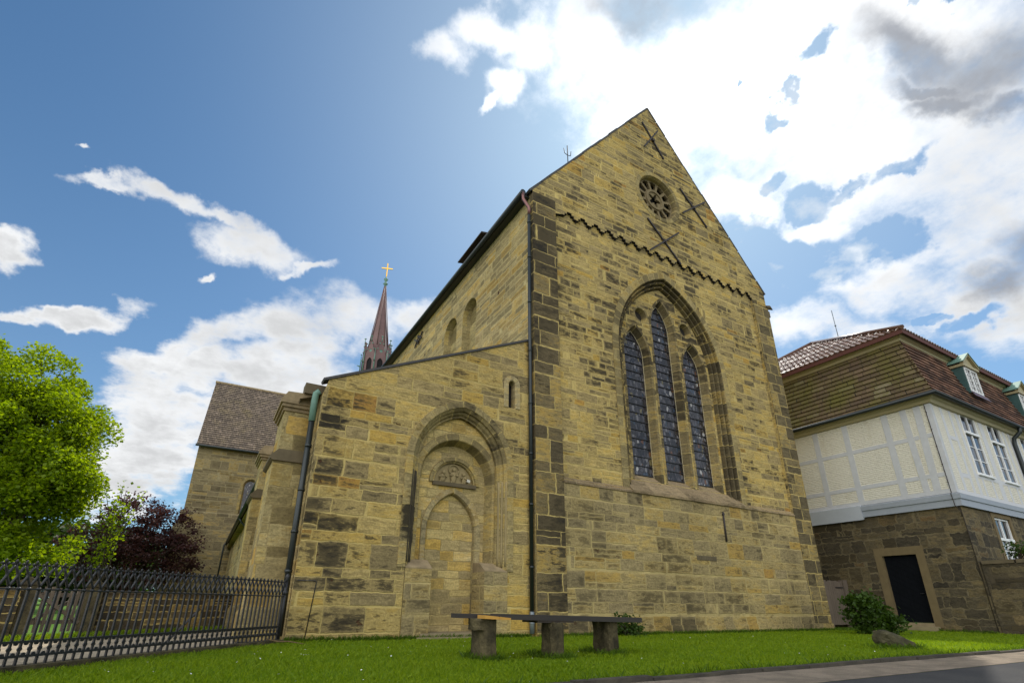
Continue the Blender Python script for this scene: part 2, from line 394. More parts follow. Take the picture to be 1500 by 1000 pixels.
    mc = g.v('SCALE', mortar, scale=g.m('ADD', .55, g.m('MULTIPLY', med, .75)))
    mc = g.mix(g.m('MULTIPLY', crust, .55), mc, (.05, .042, .028))
    colr = g.mix(stone, mc, base)
    big2 = g.noise(P, .22, 3, .55)
    colr = g.v('SCALE', colr, scale=g.m('ADD', .72, g.m('MULTIPLY', big2, .56)))
    g.put(b.inputs['Base Color'], colr)
    b.inputs['Roughness'].default_value = .92; b.inputs['Specular IOR Level'].default_value = .2
    hgt = g.m('ADD', g.m('MULTIPLY', stone, g.m('ADD', .55, g.m('MULTIPLY', cb, .7))), g.m('ADD', g.m('MULTIPLY', st, .55), g.m('MULTIPLY', fine, .35)))
    if holes: hgt = g.m('SUBTRACT', hgt, g.m('MULTIPLY', hole, 1.2))
    bp = g.n('ShaderNodeBump'); bp.inputs['Strength'].default_value = .8; bp.inputs['Distance'].default_value = .022
    g.put(bp.inputs['Height'], hgt); g.put(b.inputs['Normal'], bp.outputs[0])
    return m

M = {}
M['stone'] = masonry('sandstone_ashlar', h=.245, L=.56, split=.84)
M['stone_low'] = masonry('sandstone_plinth', pal=[(0., (.26, .205, .105)), (.5, (.335, .26, .118)), (.9, (.385, .295, .125)), (.97, (.36, .245, .08)), (1., (.3, .18, .06))], h=.36, L=.72, seed=3.3, stain=.2, split=.88, block=.26, mortar=(.46, .36, .155), warmth=.45)
M['stone_gable'] = masonry('sandstone_gable', h=.235, L=.7, seed=8.1, stain=.29, holes=.3, split=.88)
M['stone_aisle'] = masonry('sandstone_aisle', h=.33, L=.74, seed=5.2, stain=.28, split=.84, holes=.8, spots=((3.90, 2.75, .40, 1.45), (1.9, 4.9, .7, .9)))
M['stone_side'] = masonry('sandstone_clerestory', pal=[(0., (.25, .2, .1)), (.4, (.36, .28, .13)), (.7, (.45, .35, .17)), (.9, (.44, .29, .09)), (1., (.5, .4, .2))], h=.24, L=.7, seed=2.2, stain=.05, holes=.9, mortar=(.48, .39, .19))
M['quoin'] = masonry('blackened_quoins', pal=DARK, h=.50, L=.95, wob=.45, seed=1.7, stain=.42, mw=.016, split=.97, holes=0.)
M['quoin_right'] = masonry('weathered_quoins', pal=[(0., (.10, .08, .045)), (.5, (.18, .14, .07)), (1., (.3, .235, .105))], h=.47, L=.7, wob=.3, seed=4.7, stain=.3, split=.97, holes=0.)
M['arch'] = masonry('arch_stones', pal=[(0., (.26, .205, .095)), (.5, (.32, .25, .112)), (1., (.37, .29, .125))], h=.34, L=4., wob=.25, uv=True, stain=.07, split=2., holes=0., seed=.37, mw=.008)
M['arch_portal'] = masonry('portal_arch_stones', pal=[(0., (.26, .205, .095)), (.5, (.32, .25, .112)), (1., (.37, .29, .125))], h=.42, L=4., wob=.25, uv=True, stain=.07, split=2., holes=0., seed=.37, mw=.009, spots=((3.98, 2.8, .42, 1.35),))
M['arch_dark'] = masonry('blackened_arch_stones', pal=[(0., (.07, .056, .034)), (.5, (.14, .11, .055)), (1., (.25, .195, .09))], h=.42, L=4., wob=.25, uv=True, stain=.35, split=2., holes=0., seed=.61, mw=.010)
M['arch_mull'] = masonry('mullion_stones', pal=[(0., (.10, .08, .042)), (.4, (.18, .14, .07)), (.8, (.27, .21, .1)), (1., (.34, .265, .12))], h=.40, L=4., wob=.3, uv=True, stain=.3, split=2., holes=0., seed=.23, mw=.010)
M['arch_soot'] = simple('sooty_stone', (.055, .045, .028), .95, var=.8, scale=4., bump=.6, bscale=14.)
M['pale_arch'] = masonry('pale_dressed_stone', pal=PALE, h=.55, L=4., wob=.2, uv=True, stain=.05, split=2., holes=0., seed=.9, mw=.008)
M['infill'] = masonry('golden_infill', pal=GOLD, h=.25, L=.55, wob=.55, seed=6.6, stain=.02, holes=.4, mw=.010, split=.93, mortar=(.36, .28, .12))
M['buttress'] = masonry('dressed_buttress_stone', pal=[(0., (.2, .155, .065)), (.3, (.3, .24, .11)), (.6, (.37, .30, .14)), (.85, (.42, .33, .13)), (1., (.4, .25, .07))], h=.42, L=.7, wob=.5, seed=7.7, stain=.05, holes=.1, mw=.008, split=.95, mortar=(.33, .26, .12))
M['transept'] = masonry('grey_sandstone', pal=[(0., (.2, .16, .09)), (.5, (.26, .21, .11)), (1., (.33, .265, .135))], h=.36, L=.85, seed=9.4, stain=.14, holes=.5, mw=.022, mortar=(.33, .275, .15))
M['rubble'] = masonry('dark_rubble', pal=RUBBLE, h=.34, L=.5, wob=1.0, mortar=(.185, .15, .085), mw=.022, rough_joint=.042, seed=2.9, stain=.3, holes=.3, split=.82, warmth=.12)
M['rubble_wall'] = masonry('dark_rubble_wall', pal=RUBBLE, h=.33, L=.7, wob=1.0, mortar=(.10, .08, .05), mw=.016, rough_joint=.03, seed=12.9, stain=.4, holes=.3, split=.85, warmth=.08)
M['field'] = masonry('low_wall_stone', pal=[(0., (.05, .04, .028)), (.4, (.11, .085, .05)), (.8, (.19, .145, .075)), (1., (.24, .18, .09))], h=.21, L=.5, seed=3.9, stain=.3, holes=.3, split=.9)
M['sill'] = simple('weathered_sill_stone', (.27, .205, .115), .95, var=.75, scale=4., bump=.8, bscale=10.)
M['carved'] = simple('carved_sandstone', (.30, .235, .115), .95, var=.3, scale=6., bump=.5, bscale=30.)
M['rose'] = simple('dark_tracery_stone', (.19, .145, .075), .95, var=.45, scale=5., bump=.5, bscale=24.)
M['edge'] = simple('pale_mortar_edge', (.48, .42, .28), .9, var=.2)
M['carved_dark'] = simple('dark_carved_sandstone', (.12, .095, .055), .95, var=.4, scale=5., bump=.5, bscale=24.)
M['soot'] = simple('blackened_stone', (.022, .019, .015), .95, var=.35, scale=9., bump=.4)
M['void'] = simple('dark_interior', (.006, .005, .005), .9)
M['iron'] = simple('black_wrought_iron', (.016, .016, .018), .45, .0, var=.3, scale=20., bump=.2, spec=.5)
M['anchor'] = simple('rusty_anchor_iron', (.035, .028, .026), .6, var=.35, scale=12.)
M['pipe'] = simple('dark_patina_pipe', (.018, .024, .024), .38, .3, var=.35, scale=5., spec=.6)
M['copper_new'] = simple('brown_copper', (.20, .10, .09), .4, .7, var=.2)
M['patina'] = simple('green_copper', (.13, .24, .19), .6, .1, var=.35, scale=6.)
M['patina_dark'] = simple('dark_green_copper', (.035, .085, .08), .55, .1, var=.4, scale=5.)
M['zinc'] = simple('grey_zinc', (.22, .25, .27), .45, .5, var=.15)
M['gold'] = simple('gilded_metal', (.85, .50, .08), .25, 1., var=.1)
M['spire'] = simple('weathered_copper_spire', (.15, .085, .08), .55, .15, var=.35, scale=.9, bump=.2, bscale=3.)
M['wood_dark'] = simple('dark_oak', (.035, .026, .018), .7, var=.4, scale=6., bump=.5, bscale=25.)
M['coping'] = simple('coping_slate', (.055, .052, .05), .7, var=.3, scale=4.)
M['white'] = simple('white_window_paint', (.78, .78, .76), .4, var=.04)
M['cream_trim'] = simple('cream_trim_paint', (.36, .31, .17), .55, var=.12, scale=3.)
M['grey_timber'] = simple('pale_grey_timber', (.50, .51, .52), .7, var=.16, scale=5., bump=.3, bscale=14.)
M['pale_timber'] = simple('whitewashed_timber', (.56, .57, .58), .7, var=.08, scale=5., bump=.3, bscale=14.)
M['band'] = simple('grey_board', (.30, .33, .37), .5, var=.12, scale=4.)
M['band_sheet'] = simple('pale_grey_sheet', (.44, .47, .51), .4, var=.1, scale=3.)
M['frame_stone'] = simple('door_surround_stone', (.155, .115, .055), .9, var=.3, scale=4., bump=.5, bscale=16.)
M['ledge'] = masonry('pinkish_ledge_stone', pal=[(0., (.20, .15, .085)), (.5, (.27, .20, .115)), (1., (.33, .25, .14))], h=4., L=1.15, wob=.3, seed=5.5, stain=.2, holes=0., split=2., mw=.008, mortar=(.34, .27, .15), warmth=.1)
M['step'] = simple('worn_step_stone', (.26, .21, .12), .9, var=.3, scale=5., bump=.5, bscale=16.)

def glass(name, c=(.02, .022, .028), rough=.04, wav=.15):
    m, nt, g, b = new_mat(name)
    P = g.n('ShaderNodeTexCoord').outputs['Object']
    b.inputs['Base Color'].default_value = (*c, 1); b.inputs['Roughness'].default_value = rough
    b.inputs['Specular IOR Level'].default_value = .8; b.inputs['IOR'].default_value = 1.6
    bp = g.n('ShaderNodeBump'); bp.inputs['Strength'].default_value = wav; bp.inputs['Distance'].default_value = .02
    g.put(bp.inputs['Height'], g.noise(P, 2.2, 2)); g.put(b.inputs['Normal'], bp.outputs[0])
    return m
M['glass'] = glass('window_glass')
def stained(name):
    m, nt, g, b = new_mat(name)
    P = g.n('ShaderNodeNewGeometry').outputs['Position']
    vo = g.n('ShaderNodeTexVoronoi', feature='F1'); vo.inputs['Scale'].default_value = 7.5
    g.put(vo.inputs['Vector'], g.v('MULTIPLY', P, (1.5, 1., .8)))
    ve = g.n('ShaderNodeTexVoronoi', feature='DISTANCE_TO_EDGE'); ve.inputs['Scale'].default_value = 7.5
    g.put(ve.inputs['Vector'], g.v('MULTIPLY', P, (1.5, 1., .8)))
    rnd = g.white(vo.outputs['Position'])
    big = g.noise(P, .9, 2, .5)
    c = g.ramp(rnd, [(0., (.02, .019, .022)), (.35, (.04, .037, .043)), (.6, (.07, .066, .075)), (.8, (.14, .135, .145)), (.9, (.035, .05, .075)), (.94, (.12, .10, .045)), (.96, (.12, .055, .03)), (.975, (.36, .35, .34))], 'CONSTANT')
    c = g.v('SCALE', c, scale=g.m('ADD', .45, g.m('MULTIPLY', big, 1.1)))
    lead = g.smooth(ve.outputs['Distance'], .02, .06)
    c = g.mix(lead, (.018, .017, .018), c)
    g.put(b.inputs['Base Color'], c); b.inputs['Roughness'].default_value = .13; b.inputs['Specular IOR Level'].default_value = .5
    bp = g.n('ShaderNodeBump'); bp.inputs['Strength'].default_value = .5; bp.inputs['Distance'].default_value = .02
    g.put(bp.inputs['Height'], g.m('ADD', g.m('ADD', g.noise(P, 5., 2), g.m('MULTIPLY', g.noise(P, 1.1, 1), 7.)), g.m('MULTIPLY', rnd, .9))); g.put(b.inputs['Normal'], bp.outputs[0])
    return m
M['stained'] = stained('leaded_stained_glass')

def tiles(name, stops, moss=None, mossamt=.5, u=.2, seed=0., rough=.85):
    """per-tile colour; UV = (metres along, course number)"""
    m, nt, g, b = new_mat(name)
    s = g.sep(g.n('ShaderNodeUVMap').outputs[0]); P = g.n('ShaderNodeNewGeometry').outputs['Position']
    row = g.m('FLOOR', g.m('ADD', s[1], .001))
    r = g.white(dim='1D', w=g.m('ADD', row, seed))
    uu = g.m('ADD', g.m('DIVIDE', s[0], u), g.m('MULTIPLY', r, 5.))
    uu = g.m('ADD', uu, g.m('MULTIPLY', g.noise(dim='2D', vec=g.xyz(uu, g.m('MULTIPLY', row, 3.7)), scale=.8, detail=0.), .8))
    ci = g.m('FLOOR', uu); fu = g.m('FRACT', uu)
    rnd = g.white(g.xyz(ci, row, seed))
    c = g.ramp(rnd, stops)
    fine = g.noise(P, 14., 5, .65); big = g.noise(P, .7, 4, .6)
    c = g.v('SCALE', c, scale=g.m('ADD', .6, g.m('MULTIPLY', fine, .8)))
    if moss:
        mk = g.smooth(g.m('ADD', g.m('ADD', big, g.m('MULTIPLY', g.m('SUBTRACT', fine, .5), .8)), g.m('MULTIPLY', g.m('SUBTRACT', rnd, .5), .10)), .62 - .4 * mossamt, 1.05 - .4 * mossamt)
        c = g.mix(g.m('MULTIPLY', mk, .8), c, moss)
    joint = g.smooth(g.m('MULTIPLY', g.m('MINIMUM', fu, g.m('SUBTRACT', 1., fu)), u), .004, .012)
    c = g.mix(joint, (.012, .01, .008), c)
    g.put(b.inputs['Base Color'], c); b.inputs['Roughness'].default_value = rough; b.inputs['Specular IOR Level'].default_value = .3
    bp = g.n('ShaderNodeBump'); bp.inputs['Strength'].default_value = .6; bp.inputs['Distance'].default_value = .012
    g.put(bp.inputs['Height'], g.m('ADD', g.m('ADD', joint, g.m('MULTIPLY', rnd, .6)), g.m('MULTIPLY', fine, .5))); g.put(b.inputs['Normal'], bp.outputs[0])
    return m
M['slab_mossy'] = tiles('mossy_stone_slates', [(0., (.09, .062, .038)), (.5, (.125, .085, .05)), (.93, (.165, .11, .07)), (1., (.22, .18, .12))], (.11, .105, .014), .78, u=.48, seed=1.)
M['slab_red'] = tiles('reddish_stone_slates', [(0., (.06, .035, .025)), (.4, (.13, .07, .045)), (.75, (.20, .105, .065)), (1., (.27, .15, .10))], (.10, .095, .03), .18, u=.42, seed=2.)
M['pantile'] = tiles('red_pantiles', [(0., (.10, .055, .035)), (.5, (.14, .075, .05)), (1., (.19, .10, .065))], (.12, .10, .05), .2, u=.22, seed=3., rough=.36)
M['roof_brown'] = tiles('brown_roof_tiles', [(0., (.10, .076, .058)), (.5, (.15, .115, .084)), (.9, (.19, .145, .108)), (1., (.25, .19, .145))], (.22, .17, .07), .36, u=.22, seed=4.)

def plaster():
    m, nt, g, b = new_mat('cream_painted_brick')
    P = g.n('ShaderNodeNewGeometry').outputs['Position']
    X = g.sep(P); N = g.sep(g.v('ABSOLUTE', g.n('ShaderNodeNewGeometry').outputs['True Normal']))
    u = g.fmix(g.m('GREATER_THAN', N[0], N[1]), X[0], X[1])
    wn = g.noise(P, 3.5, 3, .6)
    v = g.m('ADD', X[2], g.m('MULTIPLY', wn, .06))
    fr = g.m('FRACT', g.m('DIVIDE', v, .078)); row = g.m('FLOOR', g.m('DIVIDE', v, .078))
    line = g.smooth(g.m('MINIMUM', fr, g.m('SUBTRACT', 1., fr)), .04, .22)
    f2 = g.m('FRACT', g.m('ADD', g.m('DIVIDE', u, .26), g.m('MULTIPLY', row, .5)))
    vl = g.smooth(g.m('MINIMUM', f2, g.m('SUBTRACT', 1., f2)), .01, .05)
    br = g.m('MINIMUM', line, vl)
    fine = g.noise(P, 9., 5, .6)
    c = g.v('SCALE', (.72, .69, .575), scale=g.m('ADD', .82, g.m('MULTIPLY', fine, .3)))
    c = g.mix(g.m('MULTIPLY', g.m('SUBTRACT', 1., br), .13), c, (.35, .28, .16))
    c = g.mix(g.smooth(g.noise(g.v('MULTIPLY', P, (1., 1., .35)), 1.3, 5, .65), .55, .85), c, (.50, .44, .31))
    g.put(b.inputs['Base Color'], c); b.inputs['Roughness'].default_value = .8
    bp = g.n('ShaderNodeBump'); bp.inputs['Strength'].default_value = .8; bp.inputs['Distance'].default_value = .02
    g.put(bp.inputs['Height'], g.m('ADD', br, g.m('MULTIPLY', fine, .8))); g.put(b.inputs['Normal'], bp.outputs[0])
    return m
M['plaster'] = plaster()

def leafmat(name, c1, c2, trans=.5, tint=(1.3, 1.25, .5)):
    m, nt, g, b = new_mat(name)
    r = g.n('ShaderNodeNewGeometry').outputs['Random Per Island']
    P = g.n('ShaderNodeNewGeometry').outputs['Position']
    c = g.mix(g.m('ADD', g.m('MULTIPLY', r, .6), g.m('MULTIPLY', g.noise(P, .6, 3), .5)), c1, c2)
    g.put(b.inputs['Base Color'], c); b.inputs['Roughness'].default_value = .5; b.inputs['Specular IOR Level'].default_value = .25
    t = g.n('ShaderNodeBsdfTranslucent'); g.put(t.inputs[0], g.v('MULTIPLY', c, tint))
    mx = g.n('ShaderNodeMixShader'); mx.inputs[0].default_value = trans
    nt.links.new(b.outputs[0], mx.inputs[1]); nt.links.new(t.outputs[0], mx.inputs[2])
    nt.links.new(mx.outputs[0], nt.nodes['Material Output'].inputs[0])
    return m
M['leaf'] = leafmat('lime_leaves', (.085, .16, .006), (.25, .335, .012), .60, (1.7, 1.6, .45))
M['leaf_purple'] = leafmat('copper_beech_leaves', (.035, .017, .018), (.10, .045, .042), .35, (1.4, 1., .8))
M['leaf_dark'] = leafmat('shrub_leaves', (.02, .045, .007), (.06, .11, .013), .35)
M['leaf_far'] = leafmat('far_leaves', (.03, .06, .010), (.06, .10, .02), .35)
M['bark'] = simple('tree_bark', (.05, .038, .026), .9, var=.4, scale=6., bump=.8, bscale=14.)
M['blade'] = leafmat('grass_blades', (.085, .185, .006), (.29, .38, .014), .5, (1.3, 1.25, .4))
M['blade_dark'] = leafmat('rank_grass', (.05, .10, .006), (.11, .19, .010), .4, (1.2, 1.2, .4))
M['daisy'] = simple('daisy_petals', (.8, .8, .76), .6, var=.05)

def ground_mat(name, a, b_, scale=1.5, bump=.4, bscale=30., fine=.5):
    m, nt, g, b = new_mat(name)
    P = g.n('ShaderNodeNewGeometry').outputs['Position']
    n1 = g.noise(P, scale, 6, .65); n2 = g.noise(P, bscale, 4, .7)
    c = g.mix(g.smooth(n1, .3, .7), a, b_)
    c = g.v('SCALE', c, scale=g.m('ADD', 1 - fine, g.m('MULTIPLY', n2, 2 * fine)))
    g.put(b.inputs['Base Color'], c); b.inputs['Roughness'].default_value = .95; b.inputs['Specular IOR Level'].default_value = .2
    bp = g.n('ShaderNodeBump'); bp.inputs['Strength'].default_value = bump; bp.inputs['Distance'].default_value = .02
    g.put(bp.inputs['Height'], n2); g.put(b.inputs['Normal'], bp.outputs[0])
    return m
M['lawn'] = ground_mat('lawn_turf', (.08, .15, .005), (.13, .22, .008), 1.8, .8, 60.)
M['meadow'] = ground_mat('meadow_grass', (.05, .12, .008), (.09, .17, .015), .3, .8, 20.)
M['asphalt'] = ground_mat('asphalt', (.05, .05, .052), (.07, .068, .066), 1.2, .6, 150., .35)
M['gravel'] = ground_mat('sandy_verge', (.17, .14, .105), (.29, .235, .175), 2.2, .8, 70., .5)
M['kerb'] = ground_mat('kerb_stone', (.05, .045, .038), (.09, .08, .06), 3., .6, 40., .4)
M['concrete_rough'] = ground_mat('bench_stone', (.035, .03, .018), (.12, .098, .05), 3., 1., 26., .6)
M['boulder'] = ground_mat('mossy_boulder', (.045, .042, .025), (.095, .085, .045), 4., .9, 26., .4)
def path_mat():
    m, nt, g, b = new_mat('path_pavers')
    P = g.n('ShaderNodeNewGeometry').outputs['Position']
    q = g.mapping(P, rot=(0, 0, R(45)))
    br = g.n('ShaderNodeTexBrick'); g.put(br.inputs['Vector'], q)
    br.inputs['Scale'].default_value = 1.; br.inputs['Brick Width'].default_value = .24; br.inputs['Row Height'].default_value = .12
    br.inputs['Mortar Size'].default_value = .008
    br.inputs['Color1'].default_value = (.26, .21, .14, 1); br.inputs['Color2'].default_value = (.37, .30, .20, 1); br.inputs['Mortar'].default_value = (.10, .085, .06, 1)
    n = g.noise(P, 6., 5, .6)
    g.put(b.inputs['Base Color'], g.v('SCALE', br.outputs[0], scale=g.m('ADD', .6, g.m('MULTIPLY', n, .8)))); b.inputs['Roughness'].default_value = .9
    return m
M['path'] = path_mat()
def planks(name, c, w=.09, axis=0):
    m, nt, g, b = new_mat(name)
    P = g.n('ShaderNodeTexCoord').outputs['Object']
    n = g.noise(g.v('MULTIPLY', P, (14., 14., 1.)), 1.6, 6, .65); n2 = g.noise(P, 3., 3)
    g.put(b.inputs['Base Color'], g.v('SCALE', c, scale=g.m('ADD', .25, g.m('ADD', g.m('MULTIPLY', n, 1.0), g.m('MULTIPLY', n2, .5)))))
    b.inputs['Roughness'].default_value = .85
    bp = g.n('ShaderNodeBump'); bp.inputs['Strength'].default_value = .6; bp.inputs['Distance'].default_value = .008
    g.put(bp.inputs['Height'], n); g.put(b.inputs['Normal'], bp.outputs[0])
    return m
M['gate_wood'] = planks('weathered_gate_boards', (.13, .10, .075))
M['gate_grey'] = planks('grey_gate_pickets', (.14, .11, .08))
M['door'] = planks('black_painted_boards', (.006, .007, .009))
M['door'].node_tree.nodes['Principled BSDF'].inputs['Specular IOR Level'].default_value = .06
def bench_wood():
    m, nt, g, b = new_mat('weathered_bench_board')
    P = g.n('ShaderNodeTexCoord').outputs['Object']
    n = g.noise(g.v('MULTIPLY', P, (1., 16., 16.)), 1.6, 6, .65)
    g.put(b.inputs['Base Color'], g.v('SCALE', (.032, .026, .021), scale=g.m('ADD', .3, g.m('MULTIPLY', n, 1.4)))); b.inputs['Roughness'].default_value = .7
    return m
M['bench_wood'] = bench_wood()
M['twig'] = simple('dry_twig', (.16, .11, .05), .9, var=.3)
M['fresh_wood'] = simple('fresh_split_wood', (.48, .26, .05), .7, var=.2, scale=10.)

# ------------------------------------------------------------------ roofs made of real overlapping courses
def courses(mb, b0, b1, t0, t1, n, th=.03, bell=0., u0=0., cols=1):
    """strips from the bottom edge b0-b1 to the top edge t0-t1, each course tilted out at its foot"""
    b0, b1, t0, t1 = map(Vector, (b0, b1, t0, t1))
    nrm = (b1 - b0).cross(t0 - b0).normalized()
    def pt(s, t):
        a = b0.lerp(t0, t); b = b1.lerp(t1, t)
        p = a.lerp(b, s)
        return p + nrm * (-bell * 4 * t * (1 - t)) if bell else p
    Ld = (b1 - b0).length
    for i in range(n):
        ta, tb = i / n, (i + 1.06) / n if i < n - 1 else 1.
        for k in range(cols):
            sa, sb = k / cols, (k + 1) / cols
            A, B, Cc, D = pt(sa, ta) + nrm * th, pt(sb, ta) + nrm * th, pt(sb, tb), pt(sa, tb)
            ua = u0 + (A - b0).dot((b1 - b0) / Ld); ub = u0 + (B - b0).dot((b1 - b0) / Ld)
            mb.quad(A, B, Cc, D, [(ua, i + .1), (ub, i + .1), (ub, i + .9), (ua, i + .9)])
            mb.quad(A, B, pt(sb, ta) - nrm * .01, pt(sa, ta) - nrm * .01, [(ua, i + .1), (ub, i + .1), (ub, i + .12), (ua, i + .12)])
    return mb

WORLD_ROOTS = {}
_link = link
def link(o, parent=None, kind=None, label=None, cat=None, group=None):
    _link(o, parent, kind, label, cat, group)
    if parent is not None and parent.name in WORLD_ROOTS: o.location = -parent.location
    return o
def root(name, label, cat, loc, group=None):
    """thing whose parts are written in place (world coordinates)"""
    o = thing(name, label, cat, loc, 0., group); WORLD_ROOTS[o.name] = 1
    return o

# ================================================================== the abbey church
church = root('abbey_church', 'tall sandstone abbey church with steep west gable, round window and large pointed window', 'church', (13.66, 11.4, 0))
XL, XR, YF = 7.4, 19.9, 11.4
zig = [(8.33, 4.05), (18.92, 4.05), (18.92, 13.42)]
per = .6055; nz_ = 17
x = 18.92
pts = []
for i in range(nz_):          # stepped zig-zag from right to left
    x0 = 18.92 - i * per
    for k in range(3):
        pts += [(x0 - .1 * k, 13.42 + .1 * k), (x0 - .1 * k, 13.52 + .1 * k)]
    for k in range(3): pts += [(x0 - .3 - .1 * k, 13.72 - .1 * k), (x0 - .4 - .1 * k, 13.72 - .1 * k)]
q = []
for p in pts:
    if not q or (abs(p[0] - q[-1][0]) + abs(p[1] - q[-1][1])) > 1e-5: q.append(p)
zig = [(8.33, 4.05), (18.92, 4.05)] + q + [(8.33, 13.42)]
ROSE = (13.66, 16.72)
mb = MB()
mb.fill([[(XL, 3.93), (XR, 3.93), (XR, 14.15), (13.66, 21.9), (XL, 14.1)], zig, circ(*ROSE, 1.05, 36)], at_y(YF))
mb.build('gable_wall', M['stone_gable'], church)
mb = MB()
WIN = dict(c=13.5, z0=4.1, zs=9.0, hw=2.62, rise=3.64)
mb.fill([zig, arch(**WIN, d=-.13)], at_y(YF + .09))
mb.strip([[(px, YF, pz) for px, pz in (zig[0], zig[-1])], [(px, YF + .09, pz) for px, pz in (zig[0], zig[-1])]], uv=False)
mb.strip([[(px, YF, pz) for px, pz in zig[1:3]], [(px, YF + .09, pz) for px, pz in zig[1:3]]], uv=False)
mb.build('sunk_wall_panel', M['stone'], church)
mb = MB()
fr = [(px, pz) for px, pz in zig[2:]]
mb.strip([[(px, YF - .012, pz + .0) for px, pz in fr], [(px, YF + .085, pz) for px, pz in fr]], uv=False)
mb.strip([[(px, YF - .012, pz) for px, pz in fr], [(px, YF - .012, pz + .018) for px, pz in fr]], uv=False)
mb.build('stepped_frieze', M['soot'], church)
# plinth wall below the string course
mb = MB()
mb.quad((XL - .02, YF - .02, 0), (XR + .03, YF - .02, 0), (XR + .03, YF - .02, 3.93), (XL - .02, YF - .02, 3.93))
mb.quad((XL - .02, YF - .02, 3.93), (XR + .03, YF - .02, 3.93), (XR + .03, YF + .1, 3.93), (XL - .02, YF + .1, 3.93))
mb.quad((XL - .02, YF - .02, 0), (XL - .02, YF + .2, 0), (XL - .02, YF + .2, 3.93), (XL - .02, YF - .02, 3.93))
mb.quad((XR + .03, YF - .02, 0), (XR + .03, 20, 0), (XR + .03, 20, 3.93), (XR + .03, YF - .02, 3.93))
mb.box(9.0, XR + .08, YF - .06, YF - .03, 0, .24)
mb.build('lower_wall', M['stone_low'], church)
# string course and window sill ledge
for xa, xb in ((8.33, 10.86), (16.14, 18.92)):
    mb = MB()
    mb.prism([(YF + .1, 4.13), (YF - .05, 3.99), (YF - .05, 3.935), (YF + .1, 3.935)], lambda a, b, xa=xa: (xa, a, b), lambda a, b, xb=xb: (xb, a, b))
    mb.build('string_course', M['ledge'], church)
mb = MB()
mb.prism([(YF + .68, 4.74), (YF - .07, 4.02), (YF - .07, 3.94), (YF + .68, 3.94)], lambda a, b: (10.862, a, b), lambda a, b: (16.138, a, b))
mb.build('window_sill', M['ledge'], church)
# corner quoins
mb = MB(); mb.box(XL - .012, 8.315, YF - .034, YF - .004, 0.0, 13.95); mb.box(XL - .014, XL - .004, YF - .03, YF + .14, 0., 13.9)
mb.build('corner_quoins', M['quoin'], church)
mb = MB(); mb.box(18.945, XR + .045, YF - .034, YF - .004, 0.25, 13.3); mb.box(XR + .02, XR + .045, YF - .002, YF + .9, 0., 13.3)
mb.build('corner_quoins', M['quoin_right'], church)
# copings of the gable
mb = MB()
rr = random.Random(9)
for A, B in ((Vector((XL - .12, YF + .17, 13.98)), Vector((13.66, YF + .17, 21.93))), (Vector((XR + .1, YF + .17, 14.08)), Vector((13.66, YF + .17, 21.93)))):
    n_ = 13
    for k in range(n_):
        j = Vector((0, rr.uniform(-.012, .012), rr.uniform(-.018, .018))); mb.beam(A.lerp(B, k / n_) + j, A.lerp(B, (k + 1) / n_ - .002) + j + Vector((0, 0, rr.uniform(-.012, .012))), .36, .07 + rr.uniform(-.01, .012))
mb.build('gable_coping', M['coping'], church)
mb = MB(); mb.tube([(XR + .02, YF + .05, 13.35), (XR + .22, YF + .0, 13.42), (XR + .42, YF - .02, 13.36)], [.13, .1, .02], 8); mb.box(XR, XR + .2, YF, YF + .4, 12.9, 13.2)
mb.build('corner_corbel', M['carved_dark'], church)

# ---- the great west window
mb = MB()
def sweep(W, prof, n=14): return [[(a, y, b) for a, b in arch(**W, d=d, n=n)] for d, y in prof]
mb.strip(sweep(WIN, [(-.27, YF + .09), (-.27, YF + .07), (0, YF + .07)]))
mb.build('window_arch_ring', M['arch'], church)
mb = MB()
mb.strip(sweep(WIN, [(0, YF + .07), (.03, YF + .10), (.035, YF + .22), (.06, YF + .25), (.085, YF + .22), (.10, YF + .17), (.125, YF + .155), (.15, YF + .175), (.16, YF + .22), (.165, YF + .33), (.19, YF + .36), (.215, YF + .33), (.23, YF + .28), (.255, YF + .265), (.28, YF + .285), (.29, YF + .33), (.295, YF + .42), (.35, YF + .45)]))
mb.build('window_jamb_moulding', M['arch_dark'], church)
TY, GY = YF + .41, YF + .68
lanc = [(12.03, 9.15, .92), (13.5, 10.55, 1.0), (14.97, 9.15, .92)]
def lw(c, zs, rise, hw): return dict(c=c, z0=4.5, zs=zs, hw=hw, rise=rise * hw / .48)
mb = MB()
mb.fill([arch(**WIN, d=.33, n=14)] + [arch(**lw(*l, .60), n=8) for l in lanc] + [circ(12.4, 10.86, .29), circ(14.72, 10.86, .29)], at_y(TY))
mb.build('tracery_wall', M['stone'], church)
for l in lanc:
    A = lw(*l, .60); mb = MB()
    mb.strip([[(a, TY - .004, b) for a, b in arch(**A, n=8, d=-.10)], [(a, TY - .004, b) for a, b in arch(**A, n=8)],
              [(a, TY + .06, b) for a, b in arch(**A, n=8, d=.02)], [(a, GY, b) for a, b in arch(**A, n=8, d=.12)]])
    mb.build('lancet_reveal', M['arch_mull'], church)
for cx in (12.4, 14.72):
    mb = MB()
    mb.strip([[(a, TY - .004, b) for a, b in circ(cx, 10.86, .36)], [(a, TY - .004, b) for a, b in circ(cx, 10.86, .285)], [(a, TY + .24, b) for a, b in circ(cx, 10.86, .22)]], closed=True)
    oc = mb.build('oculus', M['arch'], church)
    mb = MB(); mb.fill([circ(cx, 10.86, .225)], at_y(TY + .2)); mb.build('oculus_back', M['soot'], oc)
